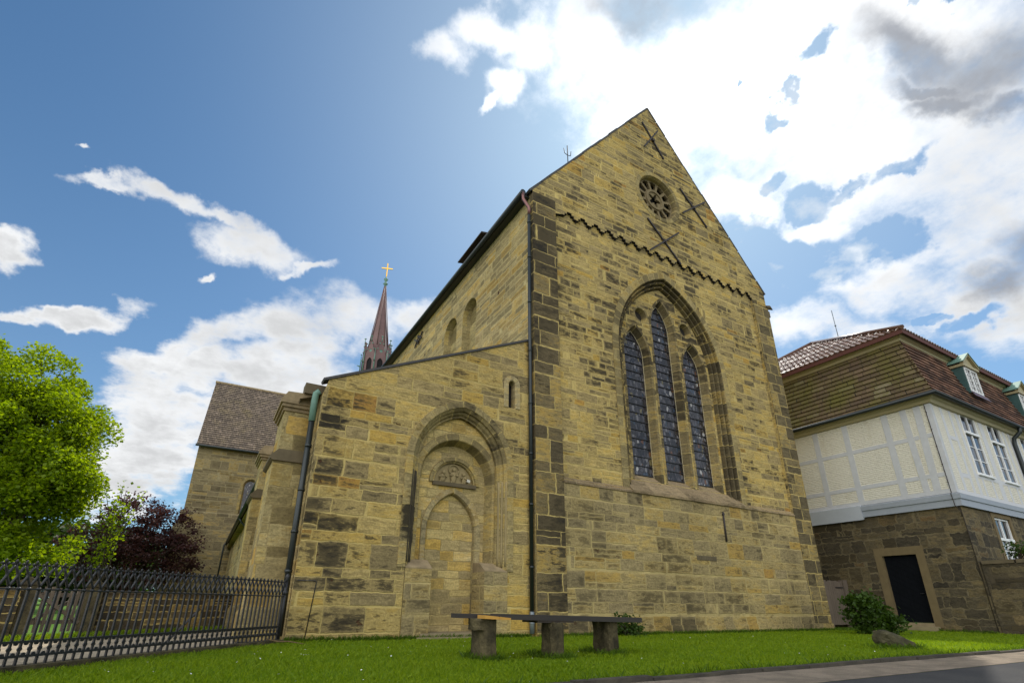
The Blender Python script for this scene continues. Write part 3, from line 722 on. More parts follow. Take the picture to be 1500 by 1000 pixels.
for l in lanc:
    mb = MB(); A = lw(*l, .60)
    mb.fill([arch(**A, n=8, d=.115)], at_y(GY - .01))
    gl = mb.build('stained_glass', M['stained'], church)
    mb = MB(); zt = l[1] + l[2] * .9; z = 4.75; k = 0
    while z < zt:
        hw = .47 if z < l[1] else .47 * max(.15, 1 - ((z - l[1]) / (l[2] * 1.06)) ** 1.6)
        mb.box(l[0] - hw, l[0] + hw, GY - .045, GY - .02, z - .012, z + .012); z += .315
    mb.build('saddle_bars', M['iron'], gl)
    mb = MB()
    mb.strip([[(a, GY - .04, b) for a, b in arch(**A, n=8, d=.075)], [(a, GY - .04, b) for a, b in arch(**A, n=8, d=.122)]], uv=False)
    mb.build('glazing_edge', M['edge'], gl)

# ---- round window with twelve petals
mb = MB()
mb.strip([[(a, YF + .002, b) for a, b in circ(*ROSE, 1.27, 36)], [(a, YF - .02, b) for a, b in circ(*ROSE, 1.25, 36)], [(a, YF - .02, b) for a, b in circ(*ROSE, 1.07, 36)],
          [(a, YF + .08, b) for a, b in circ(*ROSE, 1.02, 36)], [(a, YF + .36, b) for a, b in circ(*ROSE, .99, 36)]], closed=True)
mb.build('round_window_ring', M['arch'], church)
def petal(k):
    a0 = 2 * PI * k / 12; out = []
    prof = [(.54, -.085), (.54, .085), (.76, .15), (.79, .125), (.86, .185), (.93, .16), (.945, .085), (.985, 0), (.945, -.085), (.93, -.16), (.86, -.185), (.79, -.125), (.76, -.15)]
    for r, t in prof: out.append((ROSE[0] + r * math.cos(a0) - t * math.sin(a0), ROSE[1] + r * math.sin(a0) + t * math.cos(a0)))
    return out
def foil(r0, r1, n, m=40): return [(ROSE[0] + (r0 + r1 * math.cos(n * 2 * PI * k / m)) * math.cos(2 * PI * k / m), ROSE[1] + (r0 + r1 * math.cos(n * 2 * PI * k / m)) * math.sin(2 * PI * k / m)) for k in range(m)]
mb = MB(); loops = [circ(*ROSE, 1.02, 36)] + [petal(k) for k in range(12)] + [foil(.26, .10, 5)]
mb.fill(loops, at_y(YF + .2))
for lp in loops[1:]:
    mb.strip([[(a, YF + .2, b) for a, b in lp], [(a, YF + .30, b) for a, b in lp]], closed=True, uv=False)
mb.strip([[(a, YF + .205, b) for a, b in circ(*ROSE, .52)], [(a, YF + .15, b) for a, b in circ(*ROSE, .50)], [(a, YF + .15, b) for a, b in circ(*ROSE, .40)], [(a, YF + .205, b) for a, b in circ(*ROSE, .38)]], closed=True, uv=False)
mb.build('round_window_tracery', M['rose'], church)
mb = MB(); mb.fill([circ(*ROSE, 1.03, 30)], at_y(YF + .42)); mb.build('round_window_glass', M['void'], church)

# ---- iron wall anchors
for (a, b), (c_, d_) in [(((12.85, 15.25), (14.49, 13.62)), ((12.76, 13.62), (14.58, 15.22))), (((15.09, 17.9), (16.55, 16.36)), ((15.0, 16.46), (16.65, 17.82))), (((13.2, 20.75), (14.3, 19.15)), ((13.12, 19.22), (14.1, 20.7)))]:
    mb = MB()
    mb.beam((a[0], YF - .04, a[1]), (b[0], YF - .04, b[1]), .065, .04, up=(0, 1, 0))
    mb.beam((c_[0], YF - .075, c_[1]), (d_[0], YF - .075, d_[1]), .065, .03, up=(0, 1, 0))
    mb.box((a[0] + b[0]) / 2 - .06, (a[0] + b[0]) / 2 + .06, YF - .10, YF - .002, (a[1] + b[1]) / 2 - .06, (a[1] + b[1]) / 2 + .06)
    mb.build('wall_anchor', M['anchor'], church)
mb = MB()
for yy, ang in ((21.9, .2), (22.35, -.1)):
    mb.beam((XL - .06, yy - .25, 13.5), (XL - .06, yy + .3, 13.0), .07, .05, up=(1, 0, 0)); mb.beam((XL - .1, yy + .3, 13.45), (XL - .1, yy - .3, 13.1), .07, .05, up=(1, 0, 0))
mb.build('wall_anchor', M['anchor'], church)

# ---- nave side walls with blind windows
mb = MB()
BW = [dict(c=18.08, z0=9.3, zs=11.68, hw=.67, rise=.67), dict(c=16.18, z0=9.3, zs=11.66, hw=.64, rise=.64)]
mb.fill([[(YF + .12, 0), (50, 0), (50, 14.1), (YF + .12, 14.1)]] + [arch(**b) for b in BW], at_x(XL))
mb.build('clerestory_wall', M['stone_side'], church)
for b in BW:
    mb = MB()
    mb.strip([[(XL, a, z) for a, z in arch(**b)], [(XL + .32, a, z) for a, z in arch(**b, d=.1)]], uv=False)
    mb.fill([arch(**b, d=.09)], at_x(XL + .31))
    mb.build('blind_window', M['buttress'], church)
mb = MB()
mb.quad((XR, YF, 0), (XR, 62, 0), (XR, 62, 14.1), (XR, YF, 14.1)); mb.quad((XL, 74, 0), (XR, 74, 0), (XR, 74, 14), (XL, 74, 14))
mb.quad((XL, 62, 0), (XL, 74, 0), (XL, 74, 14), (XL, 62, 14)); mb.quad((XR, 62, 0), (XR, 74, 0), (XR, 74, 14), (XR, 62, 14))
mb.build('nave_wall', M['stone_side'], church)
mb = MB()
courses(mb, (XL - .28, 74, 13.86), (XL - .28, YF + .34, 13.86), (13.66, 74, 21.86), (13.66, YF + .34, 21.86), 40, .03)
courses(mb, (XR + .25, YF + .34, 13.86), (XR + .25, 74, 13.86), (13.66, YF + .34, 21.86), (13.66, 74, 21.86), 40, .03)
mb.build('nave_roof', M['roof_brown'], church)
mb = MB(); mb.tube([(XL - .30, YF + .12, 13.92), (XL - .30, 50, 13.92)], .10, 8); mb.box(XL - .24, XL - .0, YF + .2, 50, 13.82, 13.88)
mb.build('nave_gutter', M['pipe'], church)
mb = MB(); mb.box(8.0, 9.6, 15.9, 17.8, 14.6, 15.45)
mb.quad((7.55, 15.65, 15.45), (7.55, 18.05, 15.45), (9.9, 18.05, 15.95), (9.9, 15.65, 15.95)); mb.quad((7.55, 15.65, 15.39), (7.55, 18.05, 15.39), (9.9, 18.05, 15.89), (9.9, 15.65, 15.89))
mb.quad((7.55, 15.65, 15.39), (7.55, 18.05, 15.39), (7.55, 18.05, 15.45), (7.55, 15.65, 15.45)); mb.quad((7.55, 15.65, 15.39), (9.9, 15.65, 15.89), (9.9, 15.65, 15.95), (7.55, 15.65, 15.45))
mb.build('roof_dormer', M['wood_dark'], church)
mb = MB(); rx, ry, rz = 9.22, YF + .3, 16.4
mb.tube([(rx, ry, rz), (rx, ry, rz + 1.0)], .018, 6)
for s in (-1, 1): mb.tube([(rx, ry, rz + .5), (rx + s * .14, ry, rz + .55), (rx + s * .17, ry, rz + .78)], .014, 6)
mb.build('lightning_rod', M['anchor'], church)
# rainwater pipe in the corner of nave and aisle
mb = MB(); px_, py_ = 7.285, YF + .06
mb.tube([(px_, py_, .55), (px_, py_, 13.0)], .055, 10)
for z in (1.6, 3.2, 4.6, 6.1, 7.8, 9.5, 11.2, 12.6): mb.tube([(px_, py_, z), (px_, py_, z + .06)], .066, 10)
nd = mb.build('downpipe', M['pipe'], church)
mb = MB(); mb.tube([(px_, py_, 12.95), (px_, py_, 13.25), (XL - .28, YF + .16, 13.62), (XL - .3, YF + .16, 13.9)], .058, 10); mb.build('copper_elbow', M['copper_new'], nd)
mb = MB(); mb.tube([(px_, py_, .08), (px_, py_, .58)], .062, 10); mb.tube([(px_, py_, .3), (px_, py_, .34)], .07, 10); mb.build('pipe_foot', M['zinc'], nd)

# ---- the aisle front with its walled-up portal
AY, AX = YF + .15, 1.66
PT = dict(c=5.27, z0=.02, zs=4.05, hw=1.32, rise=1.56)
SL = dict(c=6.72, z0=5.9, zs=6.62, hw=.105, rise=.115)
mb = MB()
mb.fill([[(AX - .02, 0), (7.42, 0), (7.42, 8.24), (1.74, 5.62), (AX, 5.3)], arch(**PT), arch(**SL)], at_y(AY))
mb.build('aisle_wall', M['stone_aisle'], church)
mb = MB()
mb.strip(sweep(SL, [(-.16, AY - .004), (-.15, AY - .02), (-.02, AY - .02), (0., AY), (.02, AY + .25)], 8)); mb.build('slit_window_frame', M['pale_arch'], church)
mb = MB(); mb.fill([arch(**SL, d=.0)], at_y(AY + .2)); mb.build('slit_window_opening', M['void'], church)
mb = MB(); mb.beam((1.62, AY + .13, 5.60), (7.40, AY + .13, 8.27), .34, .06); mb.build('aisle_coping', M['coping'], church)
mb = MB(); mb.tube([(7.36, AY - .03, 8.2), (7.36, AY + 39, 8.2)], .02, 5)
mb.build('lead_flashing', M['coping'], church)
P2 = dict(PT, z0=1.5)
mb = MB()
mb.strip(sweep(P2, [(-.19, AY - .002), (-.18, AY - .03), (-.01, AY - .03), (0, AY - .01)])); mb.build('portal_hood', M['arch_portal'], church)
mb = MB()
mb.strip(sweep(P2, [(0, AY - .01), (.07, AY + .06), (.07, AY + .12), (.13, AY + .15), (.17, AY + .22), (.21, AY + .22), (.21, AY + .34)])); mb.build('portal_jamb', M['arch_portal'], church)
RB = dict(c=5.3, z0=.02, zs=3.76, hw=1.04, rise=1.04)
mb = MB(); mb.fill([arch(**dict(PT, z0=.01), d=.20), arch(**RB)], at_y(AY + .33)); mb.build('portal_back_wall', M['infill'], church)
mb = MB(); mb.strip(sweep(RB, [(-.17, AY + .328), (-.16, AY + .31), (0, AY + .31), (.02, AY + .33), (.10, AY + .64)])); mb.build('portal_round_arch', M['arch'], church)
TC = 5.34
mb = MB(); DR = dict(c=5.32, z0=.03, zs=2.45, hw=.69, rise=.99)
ty = AY + .64
tymp = [(TC + .57 * math.cos(t), 3.70 + .57 * math.sin(t)) for t in [PI * k / 16 for k in range(17)]]
mb.fill([arch(**dict(RB, z0=.02), d=.095), tymp, arch(**DR)], at_y(ty)); mb.build('portal_inner_wall', M['infill'], church)
mb = MB()
def semi(r, y): return [(TC - r * math.cos(PI * k / 18), y, 3.68 + r * math.sin(PI * k / 18)) for k in range(19)]
mb.strip([semi(.72, ty + .002), semi(.71, ty - .05), semi(.62, ty - .05), semi(.60, ty + .0), semi(.57, ty + .02), semi(.565, ty + .1)]); mb.build('tympanum_arch', M['arch'], church)
mb = MB(); mb.fill([tymp], at_y(ty + .09))
def blobm(c, r, n=10, m=7):
    vs = []; 
    for i in range(m + 1):
        a = PI * i / m
        for k in range(n): vs.append((c[0] + r[0] * math.sin(a) * math.cos(2 * PI * k / n), c[1] + r[1] * math.sin(a) * math.sin(2 * PI * k / n), c[2] + r[2] * math.cos(a)))
    mb.add(vs, [(i * n + k, i * n + (k + 1) % n, (i + 1) * n + (k + 1) % n, (i + 1) * n + k) for i in range(m) for k in range(n)], smooth=True)
yb = ty + .06
for fx, fh, lean in ((5.02, .24, .03), (5.34, .34, 0.), (5.66, .24, -.03)):     # three worn relief figures
    blobm((fx, yb, 3.72 + fh * .42), (.085, .05, fh * .5)); blobm((fx + lean, yb - .02, 3.74 + fh * .98), (.05, .045, .058))
    for s in (-1, 1): mb.tube([(fx + s * .07, yb - .02, 3.72 + fh * .75), (fx + s * .11, yb - .04, 3.72 + fh * .55), (fx + s * .03 + lean * 2, yb - .06, 3.72 + fh * .6)], [.028, .024, .02], 6)
    mb.tube([(fx - .06, yb - .02, 3.73), (fx - .09, yb - .03, 3.69 + .02)], .035, 6)
mb.tube([(5.34 + .15 * math.cos(t), yb, 4.08 + .13 * math.sin(t)) for t in [2 * PI * k / 12 for k in range(13)]], .018, 6)
tp = mb.build('tympanum', M['carved'], church)
mb = MB()
mb.prism([(TC - .62, 3.70), (TC - .62, 3.60), (TC + .62, 3.60), (TC + .62, 3.70)], lambda a, b: (a, ty + .05, b), lambda a, b: (a, ty - .07, b)); mb.build('lintel', M['carved_dark'], tp)
mb = MB(); mb.obox((5.74, ty - .03, 3.80), (.04, 0, -.015), (0, .02, 0), (.012, 0, .035)); mb.build('broken_fragment', simple('white_plaster_patch', (.6, .58, .5), .9), tp)
mb = MB(); mb.strip(sweep(DR, [(-.14, ty - .004), (-.13, ty - .03), (-.01, ty - .03), (.02, ty + .02), (.03, ty + .14)])); mb.build('doorway_frame', M['pale_arch'], church)
mb = MB(); mb.fill([arch(**DR, d=.0)], at_y(ty + .13)); mb.build('walled_up_doorway', M['infill'], church)
mb = MB(); mb.box(4.40, 6.1, AY - .06, ty + .13, 0., .12); mb.box(4.3, 6.2, AY - .16, AY + .1, -.02, .05); mb.build('door_sill', M['step'], church)
for s, xa, xb in ((-1, 3.96, 4.60), (1, 5.97, 6.62)):
    mb = MB(); mb.box(xa, xb, AY - .015, ty + .02, 0, 1.48); mb.build('portal_plinth', M['stone_low'], church)
    mb = MB(); mb.prism([(AY - .02, 1.48), (AY - .02, 1.51), (AY + .30, 1.70), (ty, 1.72), (ty, 1.48)], lambda a, b: (xa, a, b), lambda a, b: (xb, a, b)); mb.build('portal_plinth_cap', M['sill'], church)
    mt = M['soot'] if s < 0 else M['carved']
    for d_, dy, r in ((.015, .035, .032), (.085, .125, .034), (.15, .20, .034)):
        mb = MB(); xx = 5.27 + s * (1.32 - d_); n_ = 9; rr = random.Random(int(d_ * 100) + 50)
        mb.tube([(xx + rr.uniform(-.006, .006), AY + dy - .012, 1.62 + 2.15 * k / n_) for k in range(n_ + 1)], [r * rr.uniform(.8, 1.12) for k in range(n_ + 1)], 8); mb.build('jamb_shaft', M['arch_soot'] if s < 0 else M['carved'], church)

# small fittings on the walls
mb = MB(); mb.box(13.35, 14.25, YF - .035, YF - .021, 2.1, 2.24)
for k in range(11): mb.box(13.38 + k * .078, 13.42 + k * .078, YF - .045, YF - .036, 2.12, 2.22)
mb.build('vent_grille', M['carved_dark'], church)
mb = MB(); mb.tube([(14.86, YF - .05, 3.72), (14.84, YF - .05, 2.75)], .03, 7); mb.tube([(14.86, YF - .02, 3.62), (14.86, YF - .07, 3.66)], .045, 7); mb.build('waste_pipe', M['anchor'], church)
mb = MB(); mb.tube([(1.70, AY - .012, 1.15), (2.06, AY - .012, 1.15), (2.08, AY - .012, 1.13), (2.0, AY - .012, .05)], .010, 6); mb.build('conduit', M['iron'], church)

# ---- aisle side, buttresses, gutter
mb = MB(); mb.quad((AX, AY, 0), (AX, 50, 0), (AX, 50, 5.3), (AX, AY, 5.3)); mb.box(1.35, AX, 13.2, 49.8, 4.86, 5.02)
mb.build('aisle_side_wall', M['stone_side'], church)
mb = MB(); courses(mb, (1.22, 49.9, 5.12), (1.22, AY + .35, 5.12), (7.38, 49.9, 8.15), (7.38, AY + .35, 8.15), 22, .03); mb.build('aisle_roof', M['roof_brown'], church)
mb = MB(); mb.tube([(1.2, 18.8, 5.02), (1.2, 46.5, 5.02)], .10, 8); mb.build('aisle_gutter', M['pipe'], church)
for yy in (46.3, 31.5):
    mb = MB(); mb.tube([(1.2, yy, 4.95), (1.3, yy, 4.75), (1.58, yy, 4.5), (1.58, yy, 0)] if yy < 40 else [(1.2, yy, 4.95), (1.05, yy, 4.8), (1.05, yy, 0)], .06, 8); mb.build('downpipe', M['pipe'], church)
for y0 in (12.2, 17.35):
    mb = MB()
    mb.box(.90, AX + .02, y0, y0 + 1.4, 0, 3.78)
    mb.prism([(.80, 0), (.80, .48), (.90, .62), (AX, .62), (AX, 0)], lambda a, b: (a, y0 - .08, b), lambda a, b: (a, y0 + 1.48, b))
    mb.box(.97, AX + .01, y0 + .05, y0 + 1.35, 3.9, 4.98)
    bt = mb.build('buttress', M['buttress'], church)
    mb = MB()
    mb.prism([(.82, 3.74), (.82, 3.80), (.98, 3.97), (AX, 3.97), (AX, 3.70), (.88, 3.70)], lambda a, b: (a, y0 - .06, b), lambda a, b: (a, y0 + 1.46, b))
    mb.build('set_off', M['carved_dark'], bt)
    mb = MB()
    mb.box(.93, AX - .02, y0 + .01, y0 + 1.39, 4.92, 5.0); mb.box(.88, AX - .02, y0 - .05, y0 + 1.45, 5.0, 5.08)
    mb.prism([(.84, 5.08), (.84, 5.16), (.96, 5.36), (AX + .1, 5.40), (AX + .1, 5.08)], lambda a, b: (a, y0 - .09, b), lambda a, b: (a, y0 + 1.49, b))
    mb.build('buttress_cap', M['sill'], bt)
mb = MB(); mb.box(1.30, AX + .1, 12.0, 12.35, 5.36, 5.62); mb.build('gutter_stone', M['carved_dark'], church)
mb = MB(); pts_ = [(1.50, AY + .26, 5.3), (1.48, AY + .26, 5.1)]
mb.tube([(1.60, AY + .22, 5.36), (1.53, AY + .24, 5.30), (1.52, AY + .26, 5.1), (1.53, AY + .26, 4.62)], .075, 10); ap = mb.build('downpipe', M['patina'], church)
mb = MB(); mb.tube([(1.53, AY + .26, 4.62), (1.55, AY + .26, .1)], .066, 10)
for z in (1.3, 2.1, 3.0, 4.0): mb.tube([(1.54, AY + .26, z), (1.54, AY + .26, z + .06)], .078, 10)
mb.build('pipe_shaft', M['pipe'], ap)

# ---- transept
TYW = 50.
TW = dict(c=2.25, z0=6.75, zs=10.25, hw=.58, rise=.58)
mb = MB()
mb.fill([[(-2.35, 0), (7.5, 0), (7.5, 13.5), (-2.35, 13.5)], arch(**TW)], at_y(TYW))
mb.fill([[(50, 0), (62, 0), (62, 13.4), (56, 21.5), (50, 13.4)]], at_x(-2.35)); mb.fill([[(50, 13), (62, 13), (62, 13.4), (56, 21.4), (50, 13.4)]], at_x(26))
mb.quad((-2.35, 62, 0), (26, 62, 0), (26, 62, 13.5), (-2.35, 62, 13.5)); mb.quad((26, 50, 0), (26, 62, 0), (26, 62, 13.5), (26, 50, 13.5)); mb.quad((19.9, 50, 0), (26, 50, 0), (26, 50, 13.5), (19.9, 50, 13.5))
mb.prism([(TYW + .02, 7.75), (TYW - .14, 7.55), (TYW - .14, 0), (TYW + .02, 0)], lambda a, b: (-2.56, a, b), lambda a, b: (7.4, a, b))
mb.prism([(TYW - .12, 6.6), (TYW - .34, 6.3), (TYW - .34, 0), (TYW - .12, 0)], lambda a, b: (-2.85, a, b), lambda a, b: (-1.0, a, b))
mb.build('transept_wall', M['transept'], church)
mb = MB(); mb.strip([[(a, y, b) for a, b in arch(**TW, d=d)] for d, y in ((-.2, TYW - .003), (-.2, TYW - .02), (0, TYW - .02), (.16, TYW + .3))]); mb.build('transept_window_frame', M['arch'], church)
mb = MB(); mb.fill([arch(**TW, d=.15)], at_y(TYW + .28)); mb.build('transept_window_glass', M['stained'], church)
mb = MB()
courses(mb, (-2.55, TYW - .35, 13.2), (20, TYW - .35, 13.2), (-2.45, 56, 21.55), (20, 56, 21.55), 34, .06)
courses(mb, (26.2, 62.35, 13.2), (-2.55, 62.35, 13.2), (26.2, 56, 21.55), (-2.45, 56, 21.55), 20, .04)
courses(mb, (20, TYW - .35, 13.2), (26.2, TYW - .35, 13.2), (20, 56, 21.55), (26.2, 56, 21.55), 20, .04)
mb.build('transept_roof', M['roof_brown'], church)
mb = MB(); mb.tube([(-2.5, 56, 21.55), (26.2, 56, 21.55)], .14, 6); mb.build('ridge_tiles', M['sill'], church)
mb = MB(); mb.tube([(-2.6, TYW - .42, 13.22), (7.3, TYW - .42, 13.22)], .11, 8); mb.build('transept_gutter', M['pipe'], church)

# ---- ridge turret with copper spire
SX, SY = 13.78, 57.
def ngon(r, z, n=8, off=PI / 8): return [(SX + r * math.cos(2 * PI * k / n + off), SY + r * math.sin(2 * PI * k / n + off), z) for k in range(n)]
mb = MB(); rows = [ngon(1.72, 20.), ngon(1.72, 26.1), ngon(1.9, 26.15), ngon(1.9, 26.35), ngon(1.62, 26.4), ngon(1.55, 29.2)]
mb.strip(rows, closed=True, uv=False); tur = mb.build('ridge_turret', M['spire'], church)
mb = MB(); mb.strip([ngon(1.42, 28.4), ngon(1.2, 30.3), ngon(.62, 34.6), ngon(.12, 39.5)], closed=True, uv=False); mb.fill([[(p[0], p[1]) for p in ngon(1.42, 28.4)]], lambda a, b: (a, b, 28.4))
for k in range(8):
    a = 2 * PI * k / 8 + PI / 8
    mb.tube([(SX + 1.24 * math.cos(a), SY + 1.24 * math.sin(a), 30.2), (SX + .12 * math.cos(a), SY + .12 * math.sin(a), 39.5)], [.06, .02], 5)
mb.build('spire', M['spire'], tur)
for k in range(8):
    mb = MB(); a = 2 * PI * k / 8; e = Vector((math.cos(a), math.sin(a), 0)); t = Vector((-math.sin(a), math.cos(a), 0)); c = Vector((SX, SY, 0)) + e * 1.66
    def P3(u, z, o=0.): return tuple(c + t * u + e * o + Vector((0, 0, z)))
    lp = [(-.70, 26.4), (.70, 26.4), (.66, 28.5), (0, 30.7), (-.66, 28.5)]
    hole = arch(0, 26.5, 27.6, .34, .6, n=5)
    mb.fill([lp, hole, circ(0, 29.15, .2, 12)], lambda u, z: P3(u, z))
    mb.strip([[P3(u, z) for u, z in lp], [P3(u, z, -.2) for u, z in lp]], closed=True, uv=False)
    mb.build('gablet', M['spire'], tur)
    mb = MB(); mb.fill([hole], lambda u, z: P3(u, z, -.08)); mb.build('belfry_opening', M['void'], tur)
    mb = MB(); mb.fill([circ(0, 29.15, .21, 12)], lambda u, z: P3(u, z, -.05)); mb.build('copper_roundel', M['patina'], tur)
    mb = MB(); mb.tube([P3(0, 30.4), P3(0, 31.1)], [.07, .03], 5); mb.lathe([(.0, -.12), (.16, 0), (.0, .14)], P3(0, 31.1), 6)
    for u, z in ((-.42, 29.3), (.42, 29.3), (-.2, 30.05), (.2, 30.05)):
        cr_ = MB(); cr_.lathe([(0, -.1), (.12, .03), (0, .12)], P3(u, z + .08), 5); cr_.build('crocket', M['patina'], tur)
    mb.build('gablet_finial', M['patina'], tur)
    mb = MB(); a2 = a + PI / 8; q = (SX + 1.9 * math.cos(a2), SY + 1.9 * math.sin(a2), 26.4)
    mb.tube([(q[0], q[1], 26.3), (q[0], q[1], 28.2), (q[0], q[1], 29.2)], [.08, .07, .02], 6); mb.lathe([(0, -.1), (.11, 0), (0, .12)], (q[0], q[1], 29.2), 6)
    g_ = Vector((SX, SY, 0)) + Vector((math.cos(a2), math.sin(a2), 0)) * 2.3
    mb.tube([(q[0], q[1], 27.6), (g_.x, g_.y, 27.75)], [.09, .05], 5)
    mb.build('corner_pinnacle', M['patina'], tur)
mb = MB(); mb.lathe([(.13, 39.3), (.15, 39.6), (.32, 39.75), (.16, 39.95), (.14, 40.2), (.30, 40.45), (.12, 40.7), (.05, 40.9), (.04, 41.0)], (SX, SY, 0), 8); mb.build('spire_crown', M['patina'], tur)
mb = MB(); mb.beam((SX, SY, 40.9), (SX, SY, 43.0), .13, .13); ca_ = .35
mb.beam((SX - .72 * math.cos(ca_), SY + .72 * math.sin(ca_), 42.2), (SX + .72 * math.cos(ca_), SY - .72 * math.sin(ca_), 42.2), .12, .13); mb.build('gilded_cross', M['gold'], tur)

# ================================================================== half-timbered house on the right
HX, HY = 23.75, 8.0
house = root('half_timbered_house', 'two storey house with pale timber framed upper floor, dark stone base and mossy mansard roof', 'house', (HX, HY, 0))
BZ0, BZ1, EZ = 4.32, 4.80, 8.45
DY0, DY1, DZ0, DZ1 = 9.80, 10.99, .28, 2.72
mb = MB()
mb.fill([[(HY, 0), (22, 0), (22, BZ0), (HY, BZ0)], [(DY0, DZ0), (DY1, DZ0), (DY1, DZ1), (DY0, DZ1)]], at_x(HX))
LWIN = [(26.42, 2.45, 1.45, 1.68), (30.0, 2.45, 1.45, 1.68), (33.6, 2.45, 1.45, 1.68), (37.2, 2.45, 1.45, 1.68)]
def rect(x, z, w, h): return [(x, z), (x + w, z), (x + w, z + h), (x, z + h)]
mb.fill([[(HX, 0), (48, 0), (48, BZ0), (HX, BZ0)]] + [rect(*w) for w in LWIN], at_y(HY))
mb.quad((48, HY, 0), (48, 22, 0), (48, 22, BZ0), (48, HY, BZ0)); mb.quad((HX, 22, 0), (48, 22, 0), (48, 22, BZ0), (HX, 22, BZ0))
mb.build('stone_ground_floor', M['rubble'], house)
# upper floor
UP = .03
UW = [(26.22, 5.82, 1.42, 2.58), (28.78, 5.82, 1.42, 2.58), (32.4, 5.82, 1.42, 2.58), (34.96, 5.82, 1.42, 2.58), (38.6, 5.82, 1.42, 2.58), (41.2, 5.82, 1.42, 2.58)]
mb = MB()
mb.quad((HX - UP, HY - UP, BZ1), (HX - UP, 22, BZ1), (HX - UP, 22, EZ), (HX - UP, HY - UP, EZ))
mb.fill([[(HX - UP, BZ1), (48, BZ1), (48, EZ + .1), (HX - UP, EZ + .1)]] + [rect(*w) for w in UW], at_y(HY - UP))
mb.quad((48, HY, BZ0), (48, 22, BZ0), (48, 22, EZ), (48, HY, EZ)); mb.quad((HX, 22, BZ0), (48, 22, BZ0), (48, 22, EZ), (HX, 22, EZ))
mb.build('painted_brick_infill', M['plaster'], house)
# timber frame: every timber a few mm proud, cut to butt
TX0, TX1 = HX - UP - .014, HX - UP + .01
def timber_w(name, ya, za, yb, zb, w, mat, px=0.):
    m_ = MB(); m_.beam(((TX0 + TX1) / 2 - px, ya, za), ((TX0 + TX1) / 2 - px, yb, zb), w, TX1 - TX0, up=(1, 0, 0)); return m_.build(name, mat, house)
GT, PTm = M['grey_timber'], M['pale_timber']
for i, (y, w) in enumerate(((12.55, .23), (11.23, .23), (9.62, .24), (8.52, .24))): timber_w('timber_post', y, BZ1 + .16, y + (-.10 if i == 3 else 0), EZ, w, GT)
for y in (13.9, 15.3, 16.8, 18.3, 19.8, 21.2): timber_w('timber_post', y, BZ1 + .16, y, EZ, .23, GT)
timber_w('timber_brace', 8.86, BZ1 + .16, 8.92, EZ, .22, GT, .002)
segs = [(22, 12.665), (12.435, 11.345), (11.115, 9.74), (9.50, 9.0), (8.77, 8.61), (8.38, 8.16)]
for za in (7.08, 5.52):
    for a, b in segs: timber_w('timber_rail', a, za, b, za, .16, GT, -.001)
timber_w('sole_plate', 22, BZ1 + .08, 8.16, BZ1 + .08, .16, GT)
mb = MB(); mb.box(HX - UP - .018, HX - UP + .01, HY - UP - .016, HY + .16, BZ1, EZ); mb.box(HX - UP + .01, HX + .17, HY - UP - .016, HY - UP + .01, BZ1, EZ); mb.build('corner_post', GT, house)
TYa, TYb = HY - UP - .008, HY - UP + .01
def timber_s(name, xa, za, xb, zb, w, px=0.):
    m_ = MB(); m_.beam((xa, (TYa + TYb) / 2 - px, za), (xb, (TYa + TYb) / 2 - px, zb), w, TYb - TYa, up=(0, 1, 0)); return m_.build(name, PTm, house)
for x, w, h_, in ((24.6, .22, 1), (25.35, .2, 0), (25.95, .24, 1), (28.2, .4, 1), (30.6, .24, 1), (31.2, .2, 1), (32.0, .24, 1), (34.4, .4, 1), (36.8, .24, 1)): timber_s('timber_post', x, BZ1 + .14, x, EZ, w)
for x in (26.5, 27.4, 29.0, 29.9, 32.7, 33.6): timber_s('timber_post', x, BZ1 + .14, x, 5.66, .17)
timber_s('timber_rail', 24.71, 5.58, 25.25, 5.58, .17, .001); timber_s('timber_rail', 26.07, 5.72, 28.0, 5.72, .16, .001); timber_s('timber_rail', 28.4, 5.72, 30.48, 5.72, .16, .001); timber_s('timber_rail', 24.71, 7.1, 25.25, 7.1, .16, .001); timber_s('timber_rail', 32.12, 5.72, 34.2, 5.72, .16, .001)
timber_s('sole_plate', HX + .17, BZ1 + .07, 48, BZ1 + .07, .14)
# grey boards between the storeys
mb = MB()
mb.prism([(0, BZ0 + .02), (.10, BZ0 - .02), (.10, BZ0 + .22), (.14, BZ0 + .24), (.15, BZ1 - .06), (.02, BZ1)], lambda a, b: (HX - a, HY - a, b), lambda a, b: (HX - a, 11.28, b))
mb.prism([(0, BZ0 + .02), (.10, BZ0 - .02), (.10, BZ0 + .22), (.14, BZ0 + .24), (.15, BZ1 - .06), (.02, BZ1)], lambda a, b: (HX - a, HY - a, b), lambda a, b: (48, HY - a, b))
mb.build('storey_board', M['band'], house)
mb = MB(); mb.prism([(0, BZ0 - .06), (.13, BZ0 - .12), (.17, BZ1 - .02), (.02, BZ1 + .03)], lambda a, b: (HX - a, 11.285, b), lambda a, b: (HX - a, 22, b)); mb.build('sheet_covering', M['band_sheet'], house)
# eaves cornice, gutter
mb = MB()
cp = [(0, EZ - .12), (.10, EZ - .10), (.14, EZ + .02), (.26, EZ + .06), (.30, EZ + .16), (0, EZ + .16)]
mb.prism(cp, lambda a, b: (HX - UP - a, HY - UP - a, b), lambda a, b: (HX - UP - a, 22, b)); mb.prism(cp, lambda a, b: (HX - UP - a, HY - UP - a, b), lambda a, b: (48, HY - UP - a, b))
mb.build('eaves_cornice', M['cream_trim'], house)
mb = MB(); o = .44
mb.tube([(HX - o, 22, EZ + .16), (HX - o, HY - o, EZ + .16), (48, HY - o, EZ + .16)], .085, 8); mb.build('eaves_gutter', M['pipe'], house)
